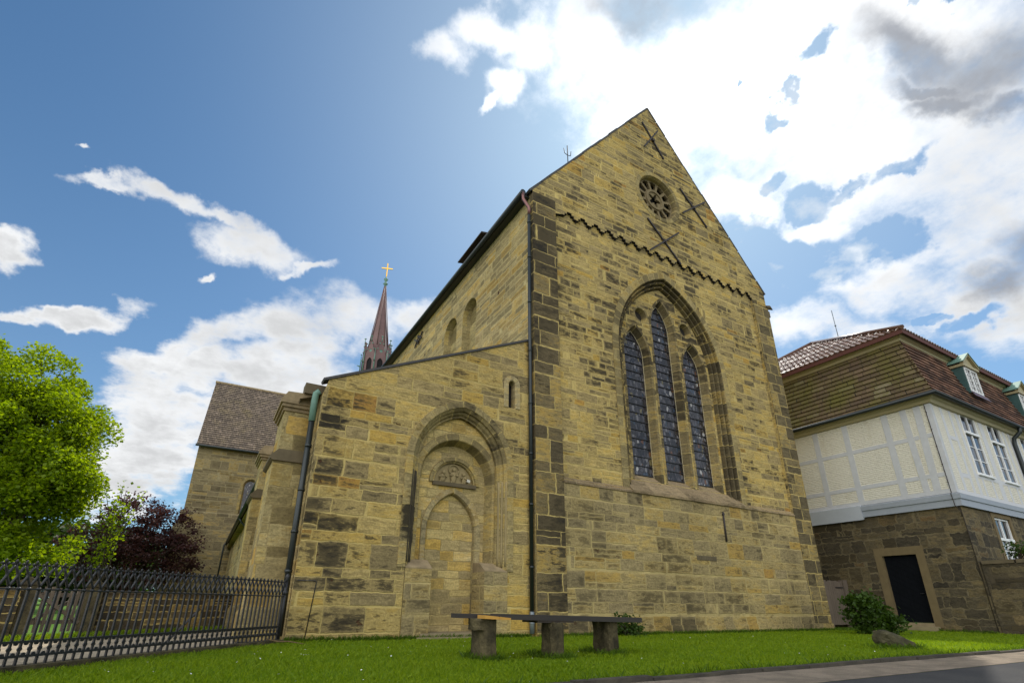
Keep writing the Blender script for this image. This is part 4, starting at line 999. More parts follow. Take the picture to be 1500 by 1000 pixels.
# mansard
Z0, Z1 = EZ + .14, 11.52; e0, e1 = .42, -.48
a_ = (HX - e0, HY - e0, Z0); c_ = (HX - e1, HY - e1, Z1)
mb = MB(); courses(mb, (HX - e0, 22.4, Z0), a_, (HX - e1, 21.5, Z1), c_, 13, .06, bell=.09); mb.build('mossy_end_slates', M['slab_mossy'], house)
mb = MB(); courses(mb, a_, (48.4, HY - e0, Z0), c_, (47.5, HY - e1, Z1), 14, .055, bell=.09); mb.build('front_slates', M['slab_red'], house)
# break cornice
mb = MB(); cp = [(-.05, Z1 - .05), (.04, Z1 - .03), (.06, Z1 + .08), (.18, Z1 + .14), (.20, Z1 + .24), (-.05, Z1 + .24)]
mb.prism(cp, lambda a, b: (HX - e1 - a, HY - e1 - a, b), lambda a, b: (HX - e1 - a, 21.5, b)); mb.prism(cp, lambda a, b: (HX - e1 - a, HY - e1 - a, b), lambda a, b: (47.5, HY - e1 - a, b)); mb.build('upper_cornice', M['cream_trim'], house)
# upper hipped roof of wavy pantiles
EU = Z1 + .34; u0 = HX - e1 - .34; v0 = HY - e1 - .34; AP = Vector((30.35, 15., 16.05)); FARX = 41.
def wavy(p0, p1, q0, q1, n, wl=.24, amp=.035):
    m_ = MB(); p0, p1, q0, q1 = map(Vector, (p0, p1, q0, q1)); nr = (p1 - p0).cross(q0 - p0).normalized()
    L0 = (p1 - p0).length; dirv = (p1 - p0) / L0; nc = int(L0 / wl * 4)
    for i in range(n):
        ta, tb = i / n, (i + 1.03) / n
        a0, a1, b0, b1 = p0.lerp(q0, ta), p1.lerp(q1, ta), p0.lerp(q0, min(1, tb)), p1.lerp(q1, min(1, tb))
        ra, rb, rc = [], [], []
        k0 = (a0 - p0).dot(dirv); k1 = (a1 - p0).dot(dirv); n_ = max(2, int((k1 - k0) / wl * 4))
        for k in range(n_ + 1):
            s = k / n_; wv = amp * math.sin(2 * PI * (k0 + (k1 - k0) * s) / wl)
            A = a0.lerp(a1, s) + nr * (wv + .035)
            s2 = ((A - b0).dot(dirv)) / max(1e-6, (b1 - b0).dot(dirv)); B = b0.lerp(b1, max(0, min(1, s2))) + nr * wv
            ra.append(A); rb.append(B); rc.append(A - nr * .05)
        base = len(m_.v); N_ = n_ + 1
        uvs = [((k0 + (k1 - k0) * k / n_), i + .1) for k in range(N_)] + [((k0 + (k1 - k0) * k / n_), i + .9) for k in range(N_)] + [((k0 + (k1 - k0) * k / n_), i + .1) for k in range(N_)]
        m_.add(ra + rb + rc, [(k, k + 1, N_ + k + 1, N_ + k) for k in range(n_)] + [(2 * N_ + k, 2 * N_ + k + 1, k + 1, k) for k in range(n_)], uvs, smooth=False)
    return m_
wavy((u0, 22.0, EU), (u0, v0, EU), AP, AP + Vector((0, -.01, 0)), 17).build('end_pantiles', M['pantile'], house)
wavy((u0, v0, EU), (47.8, v0, EU), AP, (FARX, 15, 16.05), 17).build('front_pantiles', M['pantile'], house)
mb = MB(); mb.quad((u0, 22, EU), (47.8, 22, EU), (FARX, 15, 16), tuple(AP)); mb.quad((47.8, 22, EU), (47.8, v0, EU), (FARX, 15, 16), (FARX, 15, 16.)); mb.build('rear_roof', M['pantile'], house)
mb = MB(); mb.box(u0 + .02, u0 + .06, v0 + .02, 22, EU - .2, EU + .02); mb.box(u0 + .06, 47.7, v0 + .02, v0 + .06, EU - .2, EU + .02); mb.box(u0 + .06, 47.7, v0 + .06, 21.9, EU - .05, EU - .02); mb.build('eaves_board', simple('dark_red_board', (.10, .032, .022), .7), house)
mb = MB(); mb.tube([(u0 - .02, v0 - .02, EU + .05), tuple(AP + Vector((0, 0, .06)))], .10, 6); mb.tube([(u0 - .02, 22, EU + .05), tuple(AP + Vector((0, 0, .06)))], .10, 6); mb.tube([tuple(AP + Vector((0, 0, .06))), (FARX, 15, 16.1)], .10, 6); mb.build('hip_tiles', M['pantile'], house)
mb = MB(); mb.tube([(29.3, 13, 14.9), (29.28, 13, 17.05)], .022, 6); mb.tube([(29.29, 13, 16.0), (29.29, 13, 16.05)], .05, 6); mb.build('lightning_rod', M['zinc'], house)
# lightning cable down the corner
mb = MB(); mb.tube([(HX - .06, 8.14, EZ - .1), (HX - .062, 8.12, BZ1 + .02), (HX - .2, 8.1, BZ1 - .06), (HX - .16, 8.1, BZ0), (HX - .03, 8.0, BZ0 - .3), (HX - .03, 8.02, 0)], .013, 5)
for z in (8.0, 7.3, 6.6, 5.9, 5.2): mb.lathe([(0, -.03), (.03, 0), (0, .03)], (HX - .06, 8.13, z), 6)
mb.build('lightning_cable', M['wood_dark'], house)
# downpipe on the front
mb = MB(); mb.tube([(31.35, HY - .44, EZ + .1), (31.35, HY - .42, EZ - .1), (31.3, HY - .16, EZ - .35), (31.3, HY - .12, EZ - .6), (31.3, HY - .12, BZ1 + .1), (31.3, HY - .24, BZ1), (31.3, HY - .22, BZ0 - .1), (31.3, HY - .1, BZ0 - .3), (31.3, HY - .1, 0)], .085, 10); mb.build('downpipe', M['pipe'], house)

def casement(x, z, w, h, y, rows, transom=None, name='window'):
    """white window: frame, transom, glazing bars and panes; its face is the plane y"""
    m_ = MB(); t = .07
    m_.box(x, x + t, y, y + .09, z, z + h); m_.box(x + w - t, x + w, y, y + .09, z, z + h)
    m_.box(x + t, x + w - t, y, y + .09, z, z + t); m_.box(x + t, x + w - t, y, y + .09, z + h - t, z + h)
    zt = transom if transom else z + h - t
    m_.box(x + w / 2 - .045, x + w / 2 + .045, y + .005, y + .09, z + t, zt)
    if transom:
        m_.box(x + t, x + w - t, y - .05, y + .09, zt, zt + .10); m_.box(x + w / 2 - .04, x + w / 2 + .04, y + .01, y + .085, zt + .10, z + h - t)
    for s0, s1 in ((x + t, x + w / 2 - .045), (x + w / 2 + .045, x + w - t)):
        for k in range(1, rows):
            zz = z + t + (zt - z - t) * k / rows; m_.box(s0, s1, y + .025, y + .07, zz - .016, zz + .016)
        if rows > 3: m_.box((s0 + s1) / 2 - .014, (s0 + s1) / 2 + .014, y + .027, y + .068, z + t, zt)
    m_.box(x - .04, x + w + .04, y - .07, y + .05, z - .06, z - .002)
    wn = m_.build(name, M['white'], house)
    for s0, s1 in ((x + t, x + w / 2 - .045), (x + w / 2 + .045, x + w - t)):
        g_ = MB(); g_.quad((s0, y + .055, z + t), (s1, y + .055 + random.uniform(-.012, .012), z + t), (s1, y + .055 + random.uniform(-.012, .012), zt), (s0, y + .055, zt)); g_.build('pane', M['glass'], wn)
        if transom:
            g_ = MB(); g_.quad((s0, y + .06, zt + .1), (s1, y + .06, zt + .1), (s1, y + .05, z + h - t), (s0, y + .05, z + h - t)); g_.build('pane', M['glass'], wn)
    return wn
for x, z, w, h in UW: casement(x, z, w, h, HY - UP - .02, 3, z + 1.72)
for x, z, w, h in LWIN:
    casement(x, z, w, h, HY + .05, 4, z + .80)
    m_ = MB(); m_.box(x - .22, x - .003, HY - .02, HY + .12, z - .05, z + h + .22); m_.box(x + w + .003, x + w + .22, HY - .02, HY + .12, z - .05, z + h + .22); m_.box(x - .003, x + w + .003, HY - .022, HY + .12, z + h + .003, z + h + .22)
    m_.build('window_surround', M['frame_stone'], house)
# dormers
def dormer(cx):
    y0, zb, zt, hw = HY - .06, 9.82, 11.12, .68
    m_ = MB()
    for s in (-1, 1):
        xs = cx + s * hw; m_.prism([(y0, zb), (y0, zt), (HY + .75, zt), (HY + .12, zb)], lambda a, b, xs=xs: (xs - .03, a, b), lambda a, b, xs=xs: (xs + .03, a, b))
    m_.box(cx - hw + .03, cx + hw - .03, y0 + .1, y0 + .14, zb, zt)
    d_ = m_.build('dormer', M['patina_dark'], house)
    m_ = MB(); m_.box(cx - hw - .12, cx + hw + .12, y0 - .10, HY + .9, zt, zt + .12); m_.fill([[(cx - hw - .1, zt + .12), (cx + hw + .1, zt + .12), (cx, zt + .66)]], at_y(y0 - .02))
    m_.beam((cx - hw - .14, y0 - .06, zt + .14), (cx, y0 - .06, zt + .72), .14, .07); m_.beam((cx + hw + .14, y0 - .06, zt + .14), (cx, y0 - .06, zt + .72), .14, .07); m_.build('pediment', M['cream_trim'], d_)
    m_ = MB()
    for s in (-1, 1): m_.prism([(0, 0), (0, .05), (1, .65), (1, .60)], lambda a, b: (cx + s * (hw + .22) * (1 - a), y0 - .16, zt + .16 + b), lambda a, b: (cx + s * (hw + .22) * (1 - a), HY + 1.5, zt + .16 + b))
    m_.build('dormer_roof', M['patina'], d_)
    m_ = MB(); t = .07; x, w, z, h = cx - hw + .05, 2 * hw - .1, zb + .08, zt - zb - .1
    m_.box(x, x + t, y0 - .03, y0 + .05, z, z + h); m_.box(x + w - t, x + w, y0 - .03, y0 + .05, z, z + h); m_.box(x + t, x + w - t, y0 - .03, y0 + .05, z, z + t); m_.box(x + t, x + w - t, y0 - .03, y0 + .05, z + h - t, z + h); m_.box(cx - .04, cx + .04, y0 - .025, y0 + .05, z + t, z + h - t)
    for s in (-1, 1):
        m_.box(cx + s * .31 - .012, cx + s * .31 + .012, y0 - .01, y0 + .04, z + t, z + h - t)
        for k in (1, 2, 3): zz = z + h * k / 4; xa = cx + s * .04; xb = cx + s * (w / 2 - t); m_.box(min(xa, xb), max(xa, xb), y0 - .008, y0 + .038, zz - .012, zz + .012)
    wn = m_.build('dormer_window', M['white'], d_)
    m_ = MB(); m_.quad((x + t, y0 + .02, z + t), (x + w - t, y0 + .02, z + t), (x + w - t, y0 + .03, z + h - t), (x + t, y0 + .03, z + h - t)); m_.build('dormer_pane', M['glass'], wn)
    m_ = MB(); m_.quad((cx - hw - .15, HY - .22, zb - .22), (cx + hw + .15, HY - .22, zb - .22), (cx + hw + .15, y0 - .05, zb + .03), (cx - hw - .15, y0 - .05, zb + .03)); m_.build('copper_apron', M['copper_new'], d_)
for cx in (29.15, 35.3, 41.4): dormer(cx)
# side door with stone surround
mb = MB(); XF = HX - .03
mb.box(XF, HX + .22, DY0 - .27, DY0, .12, DZ1 + .30); mb.box(XF, HX + .22, DY1, DY1 + .27, .12, DZ1 + .30); mb.box(XF - .002, HX + .22, DY0 + .003, DY1 - .003, DZ1, DZ1 + .30)
mb.build('door_surround', M['frame_stone'], house)
mb = MB(); mb.box(HX + .12, HX + .17, DY0, DY1, DZ0, DZ1)
for k in range(11):
    for s in (0, 1):
        pass
for k in range(-3, 12):      # diagonal boarding
    za = DZ0 + k * .22; p = Vector((HX + .115, DY0, za)); q_ = Vector((HX + .115, DY1, za + .75))
    t0 = max(0, (DZ0 - za) / .75); t1 = min(1, (DZ1 - za) / .75)
    if t1 > t0: mb.beam(p.lerp(q_, t0), p.lerp(q_, t1), .03, .012, up=(1, 0, 0))
dr = mb.build('side_door', M['door'], house)
mb = MB(); mb.tube([(HX + .12, DY0 + .12, 1.3), (HX + .05, DY0 + .12, 1.3), (HX + .05, DY0 + .24, 1.3)], .012, 6); mb.build('door_handle', M['iron'], dr)
mb = MB(); mb.box(HX - .42, HX + .15, DY0 - .15, DY1 + .15, 0, .16); mb.box(HX - .1, HX + .2, DY0, DY1, .16, .27); mb.build('door_step', M['step'], house)

# ================================================================== garden wall, small gate
def stone_wall(name, label, pts, h, t, mat, cap, root_loc):
    r_ = root(name, label, 'wall', root_loc)
    m_ = MB()
    for (x0, y0), (x1, y1) in zip(pts, pts[1:]):
        d = Vector((x1 - x0, y1 - y0, 0)).normalized(); nn = Vector((-d.y, d.x, 0)) * t / 2
        A, B = Vector((x0, y0, 0)), Vector((x1, y1, 0)); H = Vector((0, 0, h))
        for s in (-1, 1): m_.quad(A + nn * s, B + nn * s, B + nn * s + H, A + nn * s + H)
        m_.quad(A + nn, A - nn, A - nn + H, A + nn + H); m_.quad(B + nn, B - nn, B - nn + H, B + nn + H)
    m_.build('masonry', mat, r_)
    m_ = MB()
    for (x0, y0), (x1, y1) in zip(pts, pts[1:]):
        L = math.hypot(x1 - x0, y1 - y0); n_ = max(1, int(L / .9)); A, B = Vector((x0, y0, h)), Vector((x1, y1, h))
        for k in range(n_):
            j = random.uniform(-.006, .006); m_.beam(A.lerp(B, k / n_ + .002) + Vector((0, 0, cap / 2 + j)), A.lerp(B, (k + 1) / n_ - .002) + Vector((0, 0, cap / 2 + j)), t + .07 + j * 2, cap)
    m_.build('coping', M['carved_dark'], r_)
    return r_
stone_wall('garden_wall', 'dark rubble garden wall running from the house corner past the ground floor window', [(24.1, 7.98), (24.1, -6)], 2.25, .42, M['rubble_wall'], .12, (24.1, 3, 0))
gate = root('plank_gate', 'small grey weathered plank gate between the church and the house', 'gate', (22.9, 12.62, 0))
x = 22.28; k = 0
mb = MB()
while x < 23.42:
    mb.box(x, x + .125, 12.62, 12.65, .12 + random.uniform(0, .02), 1.80 + random.uniform(-.03, .02)); x += .132
mb.build('boards', M['gate_wood'], gate)
mb = MB(); mb.box(22.28, 23.42, 12.652, 12.69, .3, .4); mb.box(22.28, 23.42, 12.652, 12.69, 1.5, 1.6); mb.build('ledges', M['gate_wood'], gate)
for z in (1.52, .36):
    mb = MB(); mb.box(22.9, 23.44, 12.60, 12.62, z, z + .05); mb.build('strap_hinge', M['iron'], gate)
mb = MB(); mb.box(23.44, 23.72, 12.55, 12.75, 0, 1.85); mb.build('gate_post', M['gate_wood'], gate)
mb = MB(); mb.box(19.98, 22.26, 12.6, 12.72, 0, 1.82); mb.build('fixed_boarding', M['gate_wood'], gate)

# ================================================================== iron railing on the left
FA, FB = Vector((1.50, 11.46, 0)), Vector((-1.80, 7.72, 0))
fd = (FB - FA).normalized(); fa = math.atan2(fd.y, fd.x)
rail = thing('iron_railing', 'black wrought iron railing with trefoil finials abutting the aisle corner', 'railing', FA, fa)
SP = .107; NP = 68
LEN = SP * NP
def fbeam(m_, x0, x1, z, w, h): m_.box(x0, x1, -w / 2, w / 2, z - h / 2, z + h / 2)
for z, h in ((.30, .024), (.155, .024), (.842, .016)):
    mb = MB(); fbeam(mb, .03, LEN, z, .034, h); mb.build('rail', M['iron'], rail)
mb = MB(); mb.tube([(.0, 0, .03), (.0, 0, 1.12)], .030, 10); mb.lathe([(0, 1.10), (.045, 1.13), (.03, 1.17), (.05, 1.20), (.03, 1.245), (0, 1.27)], (0, 0, 0), 10); mb.lathe([(.03, .86), (.048, .88), (.048, .93), (.03, .95)], (0, 0, 0), 10); mb.build('end_post', M['iron'], rail)
mb = MB(); mb.box(-.03, LEN, -.11, .11, -.1, .065); mb.build('plinth_kerb', M['concrete_rough'], rail)
pk = MB()
pk.box(-.0115, .0115, -.0115, .0115, .06, .86)
pk.lathe([(.011, .825), (.025, .835), (.025, .855), (.011, .865)], (0, 0, 0), 6)
for s in (-1, 1):
    pk.tube([(0, 0, .86), (s * .012, 0, .89), (s * .040, 0, .945), (s * .0535, 0, .975), (s * .050, 0, 1.0), (s * .022, 0, 1.05), (s * .006, 0, 1.095)], [.011, .013, .0145, .015, .0145, .013, .010], 6)
    pk.lathe([(0, -.02), (.02, 0), (0, .02)], (s * .030, 0, 1.100), 6)
pk.lathe([(.006, 1.085), (.016, 1.10), (.012, 1.12), (.018, 1.130), (0, 1.15)], (0, 0, 0), 6)
disc = [(0, -.008), (.026, -.008), (.026, .008), (0, .008)]
for zz in (.172, .284):   # small discs that leave cross-shaped gaps
    m2 = [(SP / 2 + .024 * math.cos(t), zz + .021 * math.sin(t)) for t in [2 * PI * k / 12 for k in range(12)]]
    pk.prism(m2, lambda a, b: (a, -.006, b), lambda a, b: (a, .006, b))
m2 = [(.026 * math.cos(t), .228 + .024 * math.sin(t)) for t in [2 * PI * k / 12 for k in range(12)]]
pk.prism(m2, lambda a, b: (a, -.0065, b), lambda a, b: (a, .0065, b))
p0 = pk.build('picket', M['iron'], rail); p0.location = (SP * .6, 0, 0)
for k in range(1, NP):
    c = p0.copy(); col.objects.link(c); c.parent = rail; c.location = (SP * (k + .6), 0, 0)
for xx in (2.15, 5.2):
    mb = MB(); mb.beam((xx, -.01, .62), (xx, -.62, .0), .022, .03); mb.build('raking_stay', M['iron'], rail)

# ================================================================== low field wall, gateposts and gate beyond the railing
WA, WB = Vector((-7.6, 9.45, 0)), Vector((1.75, 18.95, 0)); wd = (WB - WA).normalized()
G0, G1 = Vector((-2.98, 14.12, 0)), Vector((-2.02, 15.12, 0))
def on_wall(p): return WA + wd * (Vector(p) - WA).dot(wd)
g0, g1 = on_wall(G0), on_wall(G1)
stone_wall('field_wall', 'low brown stone wall ending at the left gatepost, cut by the left picture edge', [(WA.x, WA.y), tuple((g0 - wd * .17).xy)], .88, .3, M['field'], .06, (-5, 12, 0))
stone_wall('field_wall', 'low brown stone wall behind the railing, running from the gate to the aisle buttress', [tuple((g1 + wd * .17).xy), (WB.x, WB.y)], .88, .3, M['field'], .06, (0, 17, 0))
def gatepost(p, label):
    t_ = thing('gatepost', label, 'gatepost', p, .12, 'stone posts of the picket gate')
    m_ = MB(); m_.box(-.15, .15, -.15, .15, 0, 1.0); m_.build('shaft', M['concrete_rough'], t_)
    m_ = MB(); m_.box(-.165, .165, -.195, .195, 1.0, 1.06); m_.prism([(-.165, 1.06), (.165, 1.06), (0, 1.15)], lambda a, b: (a, -.195, b), lambda a, b: (a, .195, b)); m_.build('cap', M['concrete_rough'], t_)
gatepost(g0, 'left of the two grey stone posts flanking the picket gate'); gatepost(g1, 'right of the two grey stone posts flanking the picket gate')
pg = thing('picket_gate', 'small wooden picket gate standing between two stone posts', 'gate', g0 + wd * .16, math.atan2(wd.y, wd.x))
gl_ = (g1 - g0).length - .32
for k in range(8):
    mb = MB(); xx = .03 + (gl_ - .12) * k / 7; mb.box(xx, xx + .06, -.012, .012, .1, .95 + .03 * math.sin(k)); mb.build('picket', M['gate_grey'], pg)
for z in (.25, .78):
    mb = MB(); mb.box(.02, gl_ - .02, .013, .05, z, z + .08); mb.build('gate_rail', M['gate_grey'], pg)
mb = MB(); mb.beam((.05, .065, .27), (gl_ - .05, .065, .82), .028, .07); mb.build('brace', M['gate_grey'], pg)
mb = MB(); mb.beam((.05, -.03, .82), (gl_ - .05, -.03, .27), .028, .06); mb.build('brace', M['gate_grey'], pg)

# ================================================================== bench
bench = root('stone_bench', 'rustic bench with long dark board seat on three rough stone legs on the lawn', 'bench', (4.9, 7.15, 0))
def rough_block(m_, x0, x1, y0, y1, z0, z1, j=.02, nx=3, nz=4):
    """stone block with slightly irregular faces"""
    bm = bmesh.new(); bmesh.ops.create_cube(bm, size=1.); bmesh.ops.subdivide_edges(bm, edges=bm.edges[:], cuts=4, use_grid_fill=True)
    rr = random.Random(int(x0 * 1000))
    for v in bm.verts:
        c = v.co.copy()
        v.co = Vector(((x0 + x1) / 2 + c.x * (x1 - x0), (y0 + y1) / 2 + c.y * (y1 - y0), (z0 + z1) / 2 + c.z * (z1 - z0))) + Vector((rr.uniform(-j, j), rr.uniform(-j, j), rr.uniform(-j, j) * .6))
        if abs(c.x) > .49 and abs(c.y) > .49: v.co.x -= c.x * .05; v.co.y -= c.y * .05
    bm.verts.index_update(); m_.add([v.co for v in bm.verts], [tuple(v.index for v in f.verts) for f in bm.faces]); bm.free()
for i, (x0, x1, y0, y1, zt) in enumerate(((3.60, 3.84, 6.93, 7.40, .545), (4.70, 4.92, 6.80, 7.18, .50), (5.86, 6.12, 6.95, 7.38, .51))):
    mb = MB(); rough_block(mb, x0, x1, y0, y1, -.1, zt, .014); mb.build('leg', M['concrete_rough'], bench)
mb = MB(); rough_block(mb, 3.50, 3.80, 6.96, 7.30, .40, .55, .008); mb.build('leg_block', M['concrete_rough'], bench)
mb = MB(); mb.box(4.46, 5.12, 6.86, 7.3, .495, .528); mb.build('cross_block', M['wood_dark'], bench)
mb = MB(); mb.beam((3.30, 7.28, .585), (6.55, 7.32, .525), .26, .06); mb.build('rear_board', M['bench_wood'], bench)
mb = MB(); mb.beam((3.80, 6.97, .580), (6.56, 7.03, .525), .28, .075); fb = mb.build('front_board', M['bench_wood'], bench)
mb = MB(); mb.prism([(3.58, 6.86), (3.98, 6.822), (3.98, 6.827), (3.795, 6.83), (3.795, 7.10), (3.58, 7.10)], lambda a, b: (a, b, .552 - (a - 3.58) * .04), lambda a, b: (a, b, .600 - (a - 3.58) * .09)); mb.build('fresh_split_end', M['fresh_wood'], bench)

# ================================================================== boulder
def boulder(loc, dims, rot, label):
    bm = bmesh.new(); bmesh.ops.create_icosphere(bm, subdivisions=3, radius=1.)
    rr = random.Random(5)
    from mathutils import noise as nz
    for v in bm.verts:
        c = v.co; k = 1 + .16 * nz.noise(c * 1.7) + .06 * nz.noise(c * 5)
        m_ = max(abs(c.x), abs(c.y), abs(c.z)); v.co = c.lerp(c / m_ * .8, .55) * k
        v.co = Vector((v.co.x * dims[0], v.co.y * dims[1], v.co.z * dims[2]))
    me = bpy.data.meshes.new('boulder'); bm.to_mesh(me); bm.free(); me.materials.append(M['boulder'])
    o = bpy.data.objects.new('boulder', me); o.location = loc; o.rotation_euler = rot
    return link(o, None, None, label, 'boulder')
boulder((12.75, 6.05, .08), (.46, .26, .20), (R(8), R(24), R(-25)), 'grey tilted boulder lying on the lawn in front of the dark green bush')
# dry stick by the railing foot
mb = MB(); mb.tube([(1.25, 11.2, .10), (1.45, 11.1, .05), (1.62, 10.95, .06), (1.9, 10.7, .02)], [.008, .014, .012, .006], 6); tag(mb.build('dry_stick', M['twig']), 'dry broken stick lying on grass at the foot of the railing', 'stick')

# ================================================================== ground
def sheet(name, poly, z, mat, n=None, kind='structure'):
    m_ = MB(); m_.fill([poly], lambda a, b: (a, b, z)); return m_.build(name, mat, None, kind=kind)
sheet('ground', [(-600, -300), (600, -300), (600, 900), (-600, 900)], -.06, M['meadow'])
def fence_x(y): return FA.x + (FB.x - FA.x) * (y - FA.y) / (FB.y - FA.y)
sheet('lawn', [(fence_x(4.55) - .0, 4.55), (60, 4.55), (60, 24), (19.5, 24), (19.5, 12.2), (1.75, 12.2), (1.55, 11.5)], 0., M['lawn'])
def off(p, n): return (p[0] + n[0], p[1] + n[1])
sheet('path', [(fence_x(-6) , -6), (1.55, 11.5), (1.7, 12.2), (1.7, 19.4), (-9.5, 8.0), (-20, -6)], -.02, M['path'])
wn = Vector((-wd.y, wd.x, 0))
vs = [WA - wn * .15, WB - wn * .15, WB - wn * .55, WA - wn * .5]
sheet('grass_margin', [(p.x, p.y) for p in vs], -.012, M['lawn'])
sheet('road', [(-80, -40), (200, -40), (200, 3.66), (-80, 3.66)], .004, M['asphalt'])
sheet('gravel_verge', [(-80, 3.66), (200, 3.66), (200, 4.52), (-80, 4.52)], .008, M['gravel'])
mb = MB(); x = -6.; rr = random.Random(3)
while x < 60:
    L = rr.uniform(.7, 1.1); j = rr.uniform(-.012, .012); dz = rr.uniform(-.01, .012)
    mb.box(x + .008, x + L - .008, 4.50 + j, 4.61 + j, -.05, .045 + dz); x += L
mb.build('kerb', M['kerb'], None, kind='structure')

# ================================================================== vegetation
def leaves(name, centers, sizes, mat, parent=None, flat=.5, **kw):
    """one mesh of many leaf-sized folded quads"""
    C_ = np.asarray(centers); n = len(C_); s = np.asarray(sizes).reshape(-1, 1)
    a = rng.normal(size=(n, 3)); a[:, 2] *= flat; a /= np.linalg.norm(a, axis=1, keepdims=True)
    up = rng.normal(size=(n, 3)) * .8 + np.array([0, 0, 1.]); b = np.cross(up, a); b /= np.linalg.norm(b, axis=1, keepdims=True) + 1e-9
    nn = np.cross(a, b)
    w = s * rng.uniform(.38, .6, size=(n, 1)); f = s * rng.uniform(-.12, .22, size=(n, 1))
    V = np.stack([C_ - a * s * .5, C_ + b * w + nn * f, C_ + a * s * .5, C_ - b * w + nn * f], axis=1).reshape(-1, 3)
    F = np.arange(4 * n).reshape(n, 4)
    return fastmesh(name, V, F, mat, parent, **kw)
def crown_points(ells, n, clump_r, per, seed, shell=.55):
    r_ = np.random.default_rng(seed); out = []; ncl = max(1, n // per)
    vol = np.array([e[1][0] * e[1][1] * e[1][2] for e in ells]) ** .75; pick = r_.choice(len(ells), size=ncl, p=vol / vol.sum())
    for k in pick:
        c, r = ells[k]
        d = r_.normal(size=3); d /= np.linalg.norm(d); rad = r_.uniform(shell ** 3, 1.06) ** (1 / 3)
        cc = np.array(c) + d * np.array(r) * rad
        m = int(per * r_.uniform(.5, 1.5)); cr = clump_r * r_.uniform(.6, 1.35)
        q = r_.normal(size=(m, 3)) * np.array([1., 1., .55]) * cr
        out.append(cc + q)
    return np.concatenate(out)
def limb(m_, a, b, r0, r1, sag=0., k=5, seed=0):
    rr = random.Random(seed); a, b = Vector(a), Vector(b); pts = []
    for i in range(k + 1):
        t = i / k; p = a.lerp(b, t) + Vector((rr.uniform(-1, 1), rr.uniform(-1, 1), rr.uniform(-.5, .5))) * (a - b).length * .035 * (0 if i in (0, k) else 1) + Vector((0, 0, -sag * 4 * t * (1 - t))); pts.append(p)
    m_.tube(pts, [r0 + (r1 - r0) * i / k for i in range(k + 1)], 7)
    return pts
def tree(name, label, cat, base, ells, nleaf, size, mat, trunk, fork_z, nlimb, seed, clump=.55, per=55, group=None, shell=.5):
    t = root(name, label, cat, base, group); b = Vector(base)
    m_ = MB(); rr = random.Random(seed)
    fork = b + Vector((rr.uniform(-.2, .2), rr.uniform(-.2, .2), fork_z)); m_.tube([b - Vector((0, 0, .3)), b + Vector((0, 0, .25)), b.lerp(fork, .5), fork], [trunk * 1.7, trunk * 1.15, trunk, trunk * .85], 9)
    for k in range(nlimb):
        c, r = ells[k % len(ells)]; d = Vector((rr.uniform(-1, 1), rr.uniform(-1, 1), rr.uniform(-.3, 1)))
        tip = Vector(c) + Vector((d.x * r[0], d.y * r[1], d.z * r[2])) * .8
        pts = limb(m_, fork - Vector((0, 0, rr.uniform(0, fork_z * .3))), tip, trunk * .55, trunk * .08, 0, 6, seed + k)
        for j in range(3):
            q = pts[2 + j]; e = Vector((rr.uniform(-1, 1), rr.uniform(-1, 1), rr.uniform(-.1, .9))) * r[0] * .5; limb(m_, q, q + e, trunk * .16, trunk * .03, 0, 4, seed + 31 * k + j)
    m_.build('trunk', M['bark'], t)
    P = crown_points(ells, nleaf, clump, per, seed, shell)
    P = P[P[:, 2] > .3]
    leaves('crown', P, rng.uniform(size * .7, size * 1.35, len(P)), mat, t)
    return t
# the lime: separate boughs of foliage on a visible scaffold of limbs
lime = root('lime_tree', 'large broad bright green sunlit tree at the left edge of the picture', 'tree', (-9.6, 34.8, 0))
ENV = [((-12.4, 35.8, 10.3), (4.4, 4.2, 4.2)), ((-9.1, 34.4, 8.3), (3.0, 3.1, 3.1)), ((-13.0, 34.6, 6.4), (4.6, 4.0, 3.0)), ((-7.7, 33.5, 5.8), (2.2, 2.3, 1.7)), ((-7.4, 33.0, 2.7), (1.9, 1.8, 1.4)), ((-14.6, 35, 3.6), (3.2, 3.2, 2.0)), ((-10.2, 33.6, 2.4), (2.0, 1.8, 1.0))]
lr = np.random.default_rng(21); mb = MB(); FK = Vector((-9.6, 34.8, 1.9))
mb.tube([(-9.7, 34.8, -.3), (-9.65, 34.8, .3), (-9.6, 34.8, 1.1), tuple(FK)], [.75, .52, .46, .42], 10)
boughs = []
while len(boughs) < 270:
    c, r = ENV[lr.choice(7, p=[.30, .19, .21, .10, .08, .07, .05])]; d = lr.normal(size=3); d /= np.linalg.norm(d)
    q = np.array(c) + d * np.array(r) * lr.uniform(.6, 1.0)
    if q[2] < 1.1: continue
    if min([np.linalg.norm(q - o[0]) for o in boughs] + [9]) < .5: continue
    boughs.append((q, lr.uniform(.6, 1.15)))
mains = []
for k in range(9):
    q = boughs[k * 28][0]; mid = FK.lerp(Vector(q), .62) + Vector((0, 0, .3)); mains.append(limb(mb, FK, mid, .25, .11, -.25, 6, 60 + k))
joints = [p for m_ in mains for p in m_[2:]]
LP = []
for k, (q, r) in enumerate(boughs):
    j = min(joints, key=lambda p: (p - Vector(q)).length); limb(mb, j, q, .06, .014, -.12, 5, 200 + k)
    n = int(560 * r ** 2); d = lr.normal(size=(n, 3)); d /= np.linalg.norm(d, axis=1, keepdims=True); d[:, 2] = np.where(d[:, 2] < -.6, -d[:, 2], d[:, 2])
    LP.append(q + d * np.array([1.1, 1.1, .92]) * r * lr.uniform(.25, 1.08, size=(n, 1)) ** .6 + lr.normal(size=(n, 3)) * .06)
mb.build('trunk', M['bark'], lime)
LP = np.concatenate(LP); leaves('crown', LP, rng.uniform(.10, .21, len(LP)), M['leaf'], lime)
